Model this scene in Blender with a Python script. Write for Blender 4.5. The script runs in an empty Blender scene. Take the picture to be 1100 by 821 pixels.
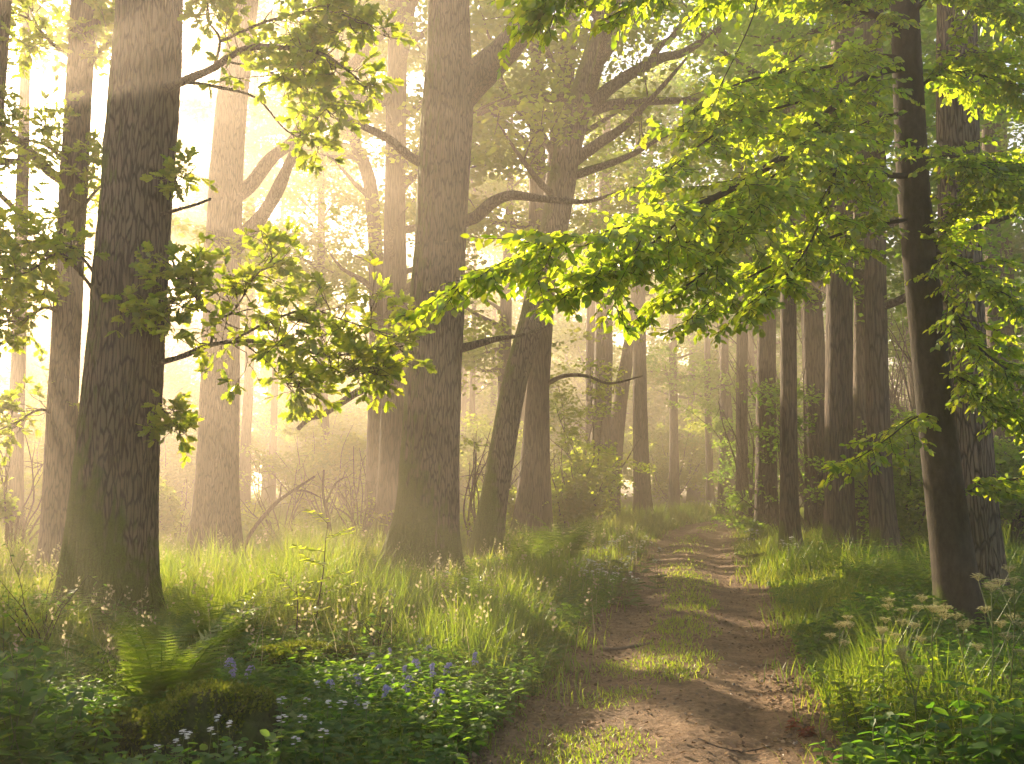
import bpy, math, random
import numpy as np
from mathutils import Vector

random.seed(7)
RS = np.random.RandomState
scene = bpy.context.scene
COL = scene.collection
PI = math.pi

# ------------------------------------------------------------------ camera geometry
F, CX, CY = 1050.0, 550.0, 410.5
CAMZ = 1.55
PITCH = math.atan((515 - CY) / F)
CP, SP = math.cos(PITCH), math.sin(PITCH)

def ray(px, py):
    x, y = (px - CX) / F, -(py - CY) / F
    return np.array([x, CP - y * SP, SP + y * CP])

def at(px, py, Y):
    d = ray(px, py)
    return np.array([0, 0, CAMZ]) + d * (Y / d[1])

def on_ground(px, py, z=0.12):
    d = ray(px, py)
    t = (z - CAMZ) / d[2]
    return np.array([0, 0, CAMZ]) + d * t

def project(P):
    P = np.asarray(P, float)
    q = P - np.array([0, 0, CAMZ])
    f = q[..., 1] * CP + q[..., 2] * SP
    u = -q[..., 1] * SP + q[..., 2] * CP
    f = np.where(f < 0.05, 0.05, f)
    return CX + F * q[..., 0] / f, CY - F * u / f, f

# ------------------------------------------------------------------ sun direction
SUN_AZ = math.radians(32)       # to the left of +Y
SUN_EL = math.radians(17.5)
TO_SUN = np.array([-math.sin(SUN_AZ) * math.cos(SUN_EL), math.cos(SUN_AZ) * math.cos(SUN_EL), math.sin(SUN_EL)])
AX_U = np.array([math.cos(SUN_AZ), math.sin(SUN_AZ), 0])
AX_V = np.cross(AX_U, TO_SUN); AX_V = AX_V / np.linalg.norm(AX_V)
if AX_V[2] < 0: AX_V = -AX_V

# ------------------------------------------------------------------ noise
def _hash(ix, iy, iz, seed):
    h = (ix.astype(np.int64) * 374761393 + iy.astype(np.int64) * 668265263 + iz.astype(np.int64) * 2147483647 + seed * 1274126177) & 0xffffffff
    h = ((h ^ (h >> 13)) * 1274126177) & 0xffffffff
    h = h ^ (h >> 16)
    return (h & 0xffffff) / float(0xffffff)

def noise3(x, y, z, seed=0):
    x, y, z = np.broadcast_arrays(np.asarray(x, float), np.asarray(y, float), np.asarray(z, float))
    ix, iy, iz = np.floor(x), np.floor(y), np.floor(z)
    fx, fy, fz = x - ix, y - iy, z - iz
    fx, fy, fz = [f * f * (3 - 2 * f) for f in (fx, fy, fz)]
    r = 0
    for a in (0, 1):
        for b in (0, 1):
            for c in (0, 1):
                w = (fx if a else 1 - fx) * (fy if b else 1 - fy) * (fz if c else 1 - fz)
                r = r + w * _hash(ix + a, iy + b, iz + c, seed)
    return r                     # 0..1

def fbm(x, y, z=0.0, seed=0, oct=3):
    r, a, s = 0, 0.5, 0
    for k in range(oct):
        r = r + a * noise3(np.asarray(x) * 2 ** k, np.asarray(y) * 2 ** k, np.asarray(z) * 2 ** k, seed + k)
        s += a; a *= 0.5
    return r / s

def sstep(a, b, x):
    t = np.clip((np.asarray(x, float) - a) / (b - a), 0, 1)
    return t * t * (3 - 2 * t)

# ------------------------------------------------------------------ terrain functions
_PY = np.array([-60, -20, 0, 5.1, 8.5, 11.7, 18.5, 22.5, 28.6, 34, 42, 55, 80, 300])
_PX = np.array([-14, -4.6, -.35, .72, 1.42, 2.15, 3.3, 4.05, 5.4, 7.1, 11.5, 22, 44, 240])
_ys = np.linspace(-60, 300, 1441)
_xs = np.interp(_ys, _PY, _PX)
_k = np.ones(9) / 9
_xs = np.convolve(np.pad(_xs, 4, mode='edge'), _k, 'valid')
def path_x(y): return np.interp(y, _ys, _xs)
HALF = 1.03
def path_d(x, y):
    return (np.asarray(x) - path_x(y)) + 0.16 * (fbm(np.asarray(y) * .8, np.asarray(x) * .3, 0, 5) - .5)

def terrain(x, y):
    x = np.asarray(x, float); y = np.asarray(y, float)
    d = path_d(x, y); a = np.abs(d)
    out = sstep(.9, 2.0, a)
    h = 0.05 * out + 0.14 * (fbm(x * .22, y * .22, 0, 11) - .5) * sstep(1.0, 4.0, a) + .08 * (fbm(x * 1.1, y * 1.1, 0, 12) - .5) * out
    h = h + .07 * np.exp(-(((x + 1.6) / 1.6) ** 2 + ((y - 10.2) / 1.6) ** 2)) * out
    h = h - .05 * np.exp(-((a - .6) / .27) ** 2) + .012 * np.exp(-(d / .25) ** 2)
    return h

def ground_pt(x, y, dz=0.0):
    return np.array([x, y, float(terrain(x, y)) + dz])

# ------------------------------------------------------------------ sun lanes cut in the canopy
# Lanes cut out of the foliage so that sunbeams reach chosen spots.  (u, v) are metres measured square to the sun's direction.
def _g(px, py): return on_ground(px, py, .2)
SUN_LANES = [(p @ AX_U, p @ AX_V, ru, rv) for p, ru, rv in (
    (_g(690, 700), 1.35, .45), (_g(560, 670), .9, .32), (_g(500, 655), 1.2, .40), (_g(430, 660), 1.2, .45), (_g(310, 650), 1.2, .45),
    (at(960, 715, 7.2), .55, .42), (at(600, 270, 6.1), 1.3, .8), (at(720, 230, 6.5), 1.5, 1.1), (at(760, 310, 6.8), 1.2, .8), (at(880, 200, 8), 1.4, .9), (at(800, 100, 7.5), 1.2, .7), (at(650, 20, 6.2), 1.1, .4),
    (at(400, 385, 9.4), .8, .45), (at(350, 130, 9.5), .8, .5), (at(1010, 560, 8.9), .25, 2.2), (at(985, 250, 8.9), .3, 1.5),
    (at(235, 560, 17.8), .9, .55), (at(455, 560, 15.2), .6, .6), (at(470, 220, 15.2), .8, .45), (at(235, 300, 17.8), 1.0, .5),
    (_g(740, 606), 1.6, .25), (_g(790, 600), 1.0, .3), (at(730, 540, 30), 1.6, .8), (at(690, 500, 34), 1.6, .9), (at(780, 520, 32), 1.2, .8), (_g(600, 610), 1.0, .5), (at(560, 470, 19), .9, .6), (at(1060, 330, 8.4), .8, .7), (at(1060, 120, 8.4), .9, .7), (at(1060, 480, 8.4), .6, .5), (_g(240, 765), .22, .16), (_g(480, 715), 1.0, .25), (at(1020, 730, 7), .95, .5))]
SHAFTS = [(17.0, -4.6, .8), (18.5, -6.6, 1.0), (14.2, -6.2, .7), (5.2, .7, .4), (6.2, 2.0, .5), (8.6, 1.9, .6), (4.4, 2.1, .45), (3.3, -.7, .38), (3.2, -1.9, .42), (3.9, -3.2, .5), (2.6, -3.9, .5), (5.8, -.9, .4), (5.9, -4.9, .6), (7.9, -2.4, .5), (8.4, -4.2, .6), (2.9, .95, .35), (8.2, -.6, .45), (4.3, -5.6, .6), (10.3, -2.2, .7), (11.5, -4.6, .8), (13.5, -3.0, .8), (15.5, -5.5, .9), (9.4, -5.8, .6), (12.5, -6.8, .8), (10.6, .6, .6), (7.2, -5.5, .5)]
def in_sun_lane(P, low=-9.0):
    """True where a leaf would stand in one of the lanes cut for the sun."""
    u, v = P @ AX_U, P @ AX_V
    n = fbm(u * .36 + 3, v * .46, 0, 21, 2)
    thr = .555 - .035 * sstep(5.5, 7.5, u) + .04 * (1 - sstep(.2, 1.8, u)) - .03 * sstep(4.8, 6, u) - .045 * sstep(9, 12, u) + .03 * (1 - sstep(4.5, 6, u)) * sstep(-2.5, -1, v) - .085 * (1 - sstep(-2.2, -.6, v)) * (1 - sstep(7, 9, u)) * sstep(0, 1.5, u) + .04 * sstep(22, 30, u)
    o = n > thr
    j = .35 * (fbm(u * 1.9, v * 1.9, 0, 31, 2) - .5); k = (1 + 1.4 * j) ** 2
    for (a, b, r_) in SHAFTS: o |= (u - a) ** 2 + (v - b) ** 2 < r_ * r_ * k
    for (a, b, ra, rb) in SUN_LANES:
        o |= ((u - a) / ra) ** 2 + ((v - b) / rb) ** 2 < 1 + 2.2 * j
    return o & (v > low - n)

# ------------------------------------------------------------------ mesh builder
class MB:
    def __init__(s): s.v = []; s.f = []; s.r = []; s.n = 0
    def add(s, V, Fc, rnd=0.5):
        V = np.asarray(V, float).reshape(-1, 3); Fc = np.asarray(Fc, np.int64)
        s.v.append(V); s.f.append(Fc + s.n)
        s.r.append(np.broadcast_to(np.asarray(rnd, float), (len(Fc),)).copy()); s.n += len(V)
    def build(s, name, mat, parent=None, smooth=True):
        me = bpy.data.meshes.new(name)
        if s.v:
            V = np.concatenate(s.v)
            if parent is not None: V = V - world_loc(parent)
            me.vertices.add(len(V)); me.vertices.foreach_set('co', V.astype(np.float32).ravel())
            tot = np.concatenate([np.full(len(f), f.shape[1]) for f in s.f])
            loops = np.concatenate([f.ravel() for f in s.f])
            me.loops.add(len(loops)); me.loops.foreach_set('vertex_index', loops.astype(np.int32))
            me.polygons.add(len(tot))
            me.polygons.foreach_set('loop_start', np.concatenate([[0], np.cumsum(tot)[:-1]]).astype(np.int32))
            me.polygons.foreach_set('use_smooth', np.full(len(tot), smooth))
            at_ = me.attributes.new('rnd', 'FLOAT', 'FACE')
            at_.data.foreach_set('value', np.concatenate(s.r).astype(np.float32))
            me.update(calc_edges=True)
        me.materials.append(mat)
        o = bpy.data.objects.new(name, me); COL.objects.link(o)
        if parent is not None: o.parent = parent
        return o

def world_loc(o):
    p = np.zeros(3)
    while o is not None:
        p = p + np.array(o.location); o = o.parent
    return p

def tag(o, label, cat, group=None):
    o['label'] = label; o['category'] = cat
    if group: o['group'] = group
    return o
def thing(name, loc, label, cat, group=None):
    o = bpy.data.objects.new(name, None); COL.objects.link(o)
    o.location = [float(c) for c in loc]; o.empty_display_size = .2
    return tag(o, label, cat, group)
def dup(root, loc, rz, sc, label, group):
    r = root.copy(); COL.objects.link(r); r.location = [float(c) for c in loc]; r.rotation_euler = (0, 0, rz); r.scale = (sc, sc, sc)
    r['label'] = label
    if group: r['group'] = group
    for ch in list(root.children):
        c = ch.copy(); COL.objects.link(c); c.parent = r
        for g in list(ch.children):
            d = g.copy(); COL.objects.link(d); d.parent = c
    return r

# ------------------------------------------------------------------ curves and tubes
def catmull(P, per=6):
    P = np.asarray(P, float)
    if len(P) < 3: 
        t = np.linspace(0, 1, per + 1)[:, None]; return P[0] * (1 - t) + P[-1] * t
    Q = np.vstack([2 * P[0] - P[1], P, 2 * P[-1] - P[-2]])
    out = []
    for i in range(1, len(Q) - 2):
        p0, p1, p2, p3 = Q[i - 1:i + 3]
        for t in np.arange(per) / per:
            out.append(.5 * ((2 * p1) + (-p0 + p2) * t + (2 * p0 - 5 * p1 + 4 * p2 - p3) * t * t + (-p0 + 3 * p1 - 3 * p2 + p3) * t ** 3))
    out.append(P[-1])
    return np.array(out)

def frames(P):
    T = np.gradient(P, axis=0); T /= np.linalg.norm(T, axis=1)[:, None] + 1e-9
    ref = np.array([1., 0, 0]) if abs(T[0][0]) < .9 else np.array([0, 1., 0])
    N = np.empty_like(P); n = ref - T[0] * (ref @ T[0])
    for i in range(len(P)):
        n = n - T[i] * (n @ T[i]); n = n / (np.linalg.norm(n) + 1e-9); N[i] = n
    return T, N, np.cross(T, N)

def tube(mb, P, R, seg=8, rough=0.0, seed=0, cap=True, fn=None, rnd=.5):
    P = np.asarray(P, float); n = len(P)
    R = np.broadcast_to(np.asarray(R, float), (n,))
    T, N, B = frames(P)
    th = np.arange(seg) * 2 * PI / seg
    C, S = np.cos(th), np.sin(th)
    rad = np.repeat(R[:, None], seg, 1)
    if fn is not None: rad = fn(rad, P, th)
    if rough:
        px, py, pz = P[:, 0:1] + rad * C, P[:, 1:2] + rad * S, P[:, 2:3] + 0 * C
        rad = rad * (1 + rough * (fbm(px * 3, py * 3, pz * 1.6, seed) - .5) * 2)
    V = P[:, None, :] + rad[..., None] * (C[None, :, None] * N[:, None, :] + S[None, :, None] * B[:, None, :])
    V = V.reshape(-1, 3)
    i = np.arange(n - 1)[:, None] * seg; j = np.arange(seg)[None, :]; j2 = (j + 1) % seg
    Fc = np.stack([i + j, i + j2, i + seg + j2, i + seg + j], -1).reshape(-1, 4)
    mb.add(V, Fc, rnd)
    if cap:
        tip = P[-1] + T[-1] * R[-1] * .6
        k = (n - 1) * seg
        mb.add(np.vstack([V[k:k + seg], tip]), np.stack([np.arange(seg), (np.arange(seg) + 1) % seg, np.full(seg, seg)], -1), rnd)

def unit(v):
    v = np.asarray(v, float); return v / (np.linalg.norm(v, axis=-1, keepdims=True) + 1e-9)

def wander(p0, d, L, n, rng, wig=.18, up=0.0):
    P = [np.asarray(p0, float)]; d = unit(d)
    for k in range(n):
        d = unit(d + rng.normal(0, wig, 3) + np.array([0, 0, up]))
        P.append(P[-1] + d * L / n)
    return np.array(P)

# ------------------------------------------------------------------ leaves
def _tpl(v, f): return np.array(v, float), np.array(f)
BEECH = _tpl([(0, 0, 0), (.45, 0, -.05), (1, 0, -.12), (.22, .25, .05), (.58, .29, .03), (.84, .14, -.03), (.22, -.25, .05), (.58, -.29, .03), (.84, -.14, -.03)],
             [(0, 1, 3), (1, 4, 3), (1, 5, 4), (1, 2, 5), (0, 6, 1), (1, 6, 7), (1, 7, 8), (1, 8, 2)])
_oh = [(.1, .03), (.22, .15), (.32, .07), (.45, .26), (.55, .12), (.70, .28), (.79, .13), (.93, .14)]
_ov = [(0, 0, 0)] + [(t, 0, -.10 * t * t) for t in (.32, .55, .79)] + [(1.02, 0, -.12)]
_nl = len(_ov)
for (a, b) in _oh: _ov.append((a, b, .12 * b - .1 * a * a))
for (a, b) in _oh: _ov.append((a, -b, .12 * b - .1 * a * a))
def _oakf(o, fl):
    c = [0, 0, 1, 1, 2, 2, 3, 3]; f = []
    for k in range(7):
        f.append((c[k], o + k, o + k + 1))
        if c[k + 1] != c[k]: f.append((c[k], o + k + 1, c[k + 1]))
    f.append((3, o + 7, 4))
    return [t[::-1] for t in f] if fl else f
OAK = _tpl(_ov, _oakf(_nl, 1) + _oakf(_nl + 8, 0))
LEAF4 = _tpl([(0, 0, 0), (.5, .36, .06), (1, 0, -.08), (.5, -.36, .06)], [(0, 2, 1), (0, 3, 2)])
SPRIG = _tpl([(0, 0, 0), (.35, .16, .03), (.62, .05, 0), (.25, -.12, .05),
              (.05, .1, .02), (.15, .5, -.05), (.38, .62, -.1), (.4, .35, .02),
              (.1, -.1, .03), (.25, -.5, .03), (.55, -.6, -.12), (.5, -.28, 0),
              (.5, 0, -.02), (.72, .22, .04), (1.0, .04, -.12), (.75, -.17, .03)],
             [(0, 2, 1), (0, 3, 2), (4, 7, 6), (4, 6, 5), (8, 10, 11), (8, 9, 10), (12, 14, 13), (12, 15, 14)])

def leaves(mb, tpl, pos, d, nrm, size, rnd):
    tv, tf = tpl; N = len(pos)
    if N == 0: return
    X = unit(d); Z = nrm - X * np.sum(nrm * X, 1)[:, None]; Z = unit(Z); Y = np.cross(Z, X)
    size = np.broadcast_to(np.asarray(size, float), (N,))
    V = pos[:, None, :] + size[:, None, None] * (tv[None, :, 0, None] * X[:, None, :] + tv[None, :, 1, None] * Y[:, None, :] + tv[None, :, 2, None] * Z[:, None, :])
    Fc = (np.arange(N) * len(tv))[:, None, None] + tf[None]
    mb.add(V.reshape(-1, 3), Fc.reshape(-1, tf.shape[1]), np.repeat(np.broadcast_to(rnd, (N,)), len(tf)))

def rand_dirs(n, rng, zs=.5, zb=-.1):
    a = rng.uniform(0, 2 * PI, n)
    return np.stack([np.cos(a), np.sin(a), rng.normal(zb, zs, n)], 1)

# ------------------------------------------------------------------ materials
def new_mat(name):
    m = bpy.data.materials.new(name); m.use_nodes = True
    nt = m.node_tree; nt.nodes.clear()
    return m, nt, nt.nodes, nt.links
def N(nt, kind, **kw):
    n = nt.nodes.new(kind)
    for k, v in kw.items():
        if k in ('inp',):
            for a, b in v.items(): n.inputs[a].default_value = b
        else: setattr(n, k, v)
    return n
def ramp(nt, stops):
    r = nt.nodes.new('ShaderNodeValToRGB'); e = r.color_ramp.elements
    while len(e) > 1: e.remove(e[-1])
    e[0].position = stops[0][0]; e[0].color = tuple(stops[0][1]) + (1,)
    for p, c in stops[1:]:
        x = e.new(p); x.color = tuple(c) + (1,)
    return r

def leaf_mat(name, refl, trans, tmix=.5, gloss=.05, rough=.38):
    """refl / trans: colour stops over the leaf's own random value"""
    m, nt, nd, L = new_mat(name)
    at_ = N(nt, 'ShaderNodeAttribute', attribute_name='rnd')
    k = len(refl) - 1
    r1 = ramp(nt, [(i / k, c) for i, c in enumerate(refl)]); r2 = ramp(nt, [(i / k, c) for i, c in enumerate(trans)])
    L.new(at_.outputs['Fac'], r1.inputs[0]); L.new(at_.outputs['Fac'], r2.inputs[0])
    d = N(nt, 'ShaderNodeBsdfDiffuse'); t = N(nt, 'ShaderNodeBsdfTranslucent'); g = N(nt, 'ShaderNodeBsdfGlossy', inp={'Roughness': rough})
    g.inputs['Color'].default_value = (.9, .95, .9, 1)
    L.new(r1.outputs[0], d.inputs[0]); L.new(r2.outputs[0], t.inputs[0])
    a = N(nt, 'ShaderNodeMixShader', inp={0: tmix}); L.new(d.outputs[0], a.inputs[1]); L.new(t.outputs[0], a.inputs[2])
    b = N(nt, 'ShaderNodeMixShader', inp={0: gloss}); L.new(a.outputs[0], b.inputs[1]); L.new(g.outputs[0], b.inputs[2])
    o = N(nt, 'ShaderNodeOutputMaterial'); L.new(b.outputs[0], o.inputs['Surface'])
    return m

def bark_mat(name, dark, light, moss=.0, moss_h=1.0, scale=9.0, zs=.16, bump=.8, mosscol=(.12, .16, .014), vor=.6):
    m, nt, nd, L = new_mat(name)
    tc = N(nt, 'ShaderNodeTexCoord'); oi = N(nt, 'ShaderNodeObjectInfo')
    mp = N(nt, 'ShaderNodeMapping'); mp.inputs['Scale'].default_value = (1, 1, zs)
    L.new(tc.outputs['Object'], mp.inputs[0])
    wob = N(nt, 'ShaderNodeTexNoise', inp={'Scale': 5.0, 'Detail': 3.0})
    L.new(mp.outputs[0], wob.inputs['Vector'])
    mx = N(nt, 'ShaderNodeVectorMath', operation='SCALE'); mx.inputs['Scale'].default_value = .09; L.new(wob.outputs['Color'], mx.inputs[0])
    ad = N(nt, 'ShaderNodeVectorMath', operation='ADD'); L.new(mp.outputs[0], ad.inputs[0]); L.new(mx.outputs[0], ad.inputs[1])
    vo = N(nt, 'ShaderNodeTexVoronoi', feature='DISTANCE_TO_EDGE', inp={'Scale': scale * 2.2}); L.new(ad.outputs[0], vo.inputs['Vector'])
    nz = N(nt, 'ShaderNodeTexNoise', inp={'Scale': scale * 3, 'Detail': 6.0, 'Roughness': .65}); L.new(mp.outputs[0], nz.inputs['Vector'])
    big = N(nt, 'ShaderNodeTexNoise', inp={'Scale': 1.3, 'Detail': 4.0}); L.new(tc.outputs['Object'], big.inputs['Vector'])
    mr = N(nt, 'ShaderNodeMapRange', inp={1: 0.0, 2: .16, 3: 0.0, 4: 1.0}); L.new(vo.outputs['Distance'], mr.inputs[0])
    hm = N(nt, 'ShaderNodeMath', operation='MULTIPLY_ADD', inp={1: vor}); L.new(mr.outputs[0], hm.inputs[0])
    h2 = N(nt, 'ShaderNodeMath', operation='MULTIPLY', inp={1: 1.2 - vor}); L.new(nz.outputs['Fac'], h2.inputs[0]); L.new(h2.outputs[0], hm.inputs[2])
    cr = ramp(nt, [(.14, [c * .45 for c in dark]), (.46, dark), (.88, light)]); L.new(hm.outputs[0], cr.inputs[0])
    # large patches of tint: algae, lichen
    pr = ramp(nt, [(.35, (.75, .78, .62)), (.62, (1.08, 1.02, .95))]); L.new(big.outputs['Fac'], pr.inputs[0])
    mu = N(nt, 'ShaderNodeMix', data_type='RGBA', blend_type='MULTIPLY', inp={0: 1.0}); L.new(cr.outputs[0], mu.inputs[6]); L.new(pr.outputs[0], mu.inputs[7])
    col = mu.outputs[2]
    p = N(nt, 'ShaderNodeBsdfPrincipled', inp={'Roughness': .85, 'Specular IOR Level': .25})
    if moss > 0:
        ge = N(nt, 'ShaderNodeNewGeometry'); sx = N(nt, 'ShaderNodeSeparateXYZ'); L.new(ge.outputs['Normal'], sx.inputs[0])
        sz = N(nt, 'ShaderNodeSeparateXYZ'); L.new(tc.outputs['Object'], sz.inputs[0])
        lo = N(nt, 'ShaderNodeMapRange', inp={1: 0.1, 2: moss_h, 3: .75, 4: 0.0}); L.new(sz.outputs['Z'], lo.inputs[0])
        le = N(nt, 'ShaderNodeMath', operation='MULTIPLY', inp={1: -.32}); L.new(sx.outputs['X'], le.inputs[0])
        up = N(nt, 'ShaderNodeMath', operation='MULTIPLY', inp={1: .5}); L.new(sx.outputs['Z'], up.inputs[0])
        s1 = N(nt, 'ShaderNodeMath', operation='ADD'); L.new(lo.outputs[0], s1.inputs[0]); L.new(le.outputs[0], s1.inputs[1])
        s2 = N(nt, 'ShaderNodeMath', operation='ADD'); L.new(s1.outputs[0], s2.inputs[0]); L.new(up.outputs[0], s2.inputs[1])
        b2 = N(nt, 'ShaderNodeTexNoise', inp={'Scale': 3.2, 'Detail': 6.0, 'Roughness': .6}); L.new(tc.outputs['Object'], b2.inputs['Vector'])
        s3 = N(nt, 'ShaderNodeMath', operation='ADD'); L.new(s2.outputs[0], s3.inputs[0]); L.new(b2.outputs['Fac'], s3.inputs[1])
        mk = N(nt, 'ShaderNodeMapRange', inp={1: 1.02 - moss * .4, 2: 1.25 - moss * .4, 3: 0.0, 4: .95}); L.new(s3.outputs[0], mk.inputs[0])
        mn = N(nt, 'ShaderNodeTexNoise', inp={'Scale': 60.0, 'Detail': 3.0}); L.new(tc.outputs['Object'], mn.inputs['Vector'])
        mc = ramp(nt, [(.3, [c * .5 for c in mosscol]), (.7, mosscol)]); L.new(mn.outputs['Fac'], mc.inputs[0])
        mm = N(nt, 'ShaderNodeMix', data_type='RGBA'); L.new(mk.outputs[0], mm.inputs[0]); L.new(col, mm.inputs[6]); L.new(mc.outputs[0], mm.inputs[7])
        col = mm.outputs[2]
    L.new(col, p.inputs['Base Color'])
    bp = N(nt, 'ShaderNodeBump', inp={'Strength': bump, 'Distance': .05}); L.new(hm.outputs[0], bp.inputs['Height']); L.new(bp.outputs[0], p.inputs['Normal'])
    o = N(nt, 'ShaderNodeOutputMaterial'); L.new(p.outputs[0], o.inputs['Surface'])
    return m

def noise_mat(name, stops, scale=4.0, rough=.9, bump=.5, bdist=.03, bscale=40.0, detail=6.0, vscale=(1, 1, 1), spec=.2):
    m, nt, nd, L = new_mat(name)
    tc = N(nt, 'ShaderNodeTexCoord'); mp = N(nt, 'ShaderNodeMapping'); mp.inputs['Scale'].default_value = vscale
    L.new(tc.outputs['Object'], mp.inputs[0])
    a = N(nt, 'ShaderNodeTexNoise', inp={'Scale': scale, 'Detail': detail, 'Roughness': .65}); L.new(mp.outputs[0], a.inputs['Vector'])
    b = N(nt, 'ShaderNodeTexNoise', inp={'Scale': bscale, 'Detail': 5.0, 'Roughness': .7}); L.new(mp.outputs[0], b.inputs['Vector'])
    ad = N(nt, 'ShaderNodeMath', operation='MULTIPLY_ADD', inp={1: .45}); L.new(b.outputs['Fac'], ad.inputs[0])
    sc = N(nt, 'ShaderNodeMath', operation='MULTIPLY', inp={1: .55}); L.new(a.outputs['Fac'], sc.inputs[0]); L.new(sc.outputs[0], ad.inputs[2])
    r = ramp(nt, stops); L.new(ad.outputs[0], r.inputs[0])
    p = N(nt, 'ShaderNodeBsdfPrincipled', inp={'Roughness': rough, 'Specular IOR Level': spec}); L.new(r.outputs[0], p.inputs['Base Color'])
    bp = N(nt, 'ShaderNodeBump', inp={'Strength': bump, 'Distance': bdist}); L.new(b.outputs['Fac'], bp.inputs['Height']); L.new(bp.outputs[0], p.inputs['Normal'])
    o = N(nt, 'ShaderNodeOutputMaterial'); L.new(p.outputs[0], o.inputs['Surface'])
    return m

M = {}
M['oak_bark'] = bark_mat('oak_bark', (.062, .048, .035), (.20, .16, .12), moss=.95, moss_h=1.9, scale=12, zs=.13)
M['oak_bark_plain'] = bark_mat('oak_bark_plain', (.062, .048, .035), (.19, .15, .11), moss=.25, moss_h=.7, scale=12, zs=.13)
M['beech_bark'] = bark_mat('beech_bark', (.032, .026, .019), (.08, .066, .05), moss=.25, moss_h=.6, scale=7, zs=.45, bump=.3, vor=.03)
M['far_bark'] = bark_mat('far_bark', (.05, .038, .028), (.13, .10, .075), moss=.2, moss_h=.8, scale=9, zs=.1)
M['twig'] = noise_mat('twig', [(.3, (.03, .022, .015)), (.7, (.09, .065, .045))], 12)
M['dead_wood'] = noise_mat('dead_wood', [(.3, (.07, .05, .035)), (.7, (.25, .19, .13))], 8, vscale=(1, 1, .4))
M['oak_leaf'] = leaf_mat('oak_leaf', [(.055, .10, .018), (.08, .135, .022), (.11, .16, .028)], [(.28, .42, .015), (.44, .53, .02), (.60, .61, .03)], .72)
M['beech_leaf'] = leaf_mat('beech_leaf', [(.07, .14, .018), (.095, .17, .02), (.14, .20, .025)], [(.32, .52, .013), (.48, .62, .02), (.66, .69, .03)], .8, gloss=.06)
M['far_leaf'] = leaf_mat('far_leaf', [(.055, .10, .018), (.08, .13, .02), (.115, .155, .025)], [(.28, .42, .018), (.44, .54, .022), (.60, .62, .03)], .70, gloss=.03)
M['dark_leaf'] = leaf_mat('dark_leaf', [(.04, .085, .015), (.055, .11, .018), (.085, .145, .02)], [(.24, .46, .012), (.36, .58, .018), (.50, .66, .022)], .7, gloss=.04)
M['grass'] = leaf_mat('grass', [(.05, .11, .014), (.08, .15, .018), (.13, .17, .035)], [(.20, .34, .014), (.34, .43, .02), (.50, .50, .055)], .58, gloss=.03)
M['short_grass'] = leaf_mat('short_grass', [(.06, .10, .015), (.09, .14, .02), (.13, .17, .03)], [(.28, .44, .015), (.40, .54, .02), (.52, .58, .04)], .62, gloss=.03)
M['seed'] = leaf_mat('seed', [(.25, .22, .12), (.35, .30, .17)], [(.4, .36, .2), (.5, .45, .26)], .5, gloss=.02)
M['herb'] = leaf_mat('herb', [(.035, .085, .018), (.05, .115, .022), (.085, .15, .03)], [(.13, .32, .015), (.22, .42, .02), (.36, .5, .025)], .55, gloss=.03, rough=.5)
M['fern'] = leaf_mat('fern', [(.05, .10, .018), (.075, .13, .022), (.11, .16, .025)], [(.16, .28, .015), (.24, .36, .02), (.32, .41, .025)], .5, gloss=.03)
M['dead_fern'] = leaf_mat('dead_fern', [(.10, .05, .025), (.18, .09, .04)], [(.12, .06, .03), (.2, .1, .04)], .3, gloss=.02)
M['white_petal'] = leaf_mat('white_petal', [(.72, .72, .66), (.8, .8, .76)], [(.5, .5, .45), (.6, .6, .55)], .35, gloss=.02)
M['cream_petal'] = leaf_mat('cream_petal', [(.42, .40, .18), (.60, .56, .34)], [(.42, .40, .14), (.55, .5, .25)], .4, gloss=.02)
M['blue_petal'] = leaf_mat('blue_petal', [(.26, .28, .52), (.46, .40, .56)], [(.24, .26, .48), (.38, .34, .48)], .35, gloss=.02)
M['yellow_petal'] = leaf_mat('yellow_petal', [(.6, .42, .02), (.7, .5, .03)], [(.4, .3, .02), (.5, .35, .02)], .3)
M['red_leaf'] = leaf_mat('red_leaf', [(.16, .025, .012), (.24, .06, .02)], [(.22, .03, .01), (.3, .08, .02)], .4)
M['litter'] = leaf_mat('litter', [(.07, .042, .024), (.14, .085, .045), (.24, .16, .09)], [(.05, .03, .015), (.1, .06, .03), (.15, .1, .05)], .2, gloss=.03)
M['gravel'] = leaf_mat('gravel', [(.08, .055, .04), (.16, .12, .09), (.28, .23, .18)], [(0, 0, 0), (0, 0, 0), (0, 0, 0)], .0, gloss=.04)
M['stem'] = leaf_mat('stem', [(.08, .12, .03), (.14, .16, .05)], [(.12, .16, .03), (.2, .22, .05)], .3, gloss=.04)
M['moss'] = leaf_mat('moss', [(.06, .085, .010), (.09, .115, .014), (.14, .155, .02)], [(.14, .2, .012), (.22, .28, .015), (.3, .32, .02)], .35, gloss=.01)
M['soil_moss'] = noise_mat('soil_moss', [(.35, (.022, .016, .010)), (.48, (.045, .055, .012)), (.7, (.085, .105, .016))], 7, bump=.9, bscale=30)
M['ground'] = noise_mat('ground', [(.3, (.022, .017, .010)), (.5, (.035, .042, .014)), (.72, (.06, .075, .02))], 1.5, bump=.8, bscale=22)
M['path'] = noise_mat('path', [(.30, (.045, .026, .013)), (.44, (.13, .078, .038)), (.56, (.24, .15, .078)), (.72, (.38, .28, .165))], 2.2, bump=1.0, bdist=.025, bscale=26, rough=.8, spec=.3)

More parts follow.
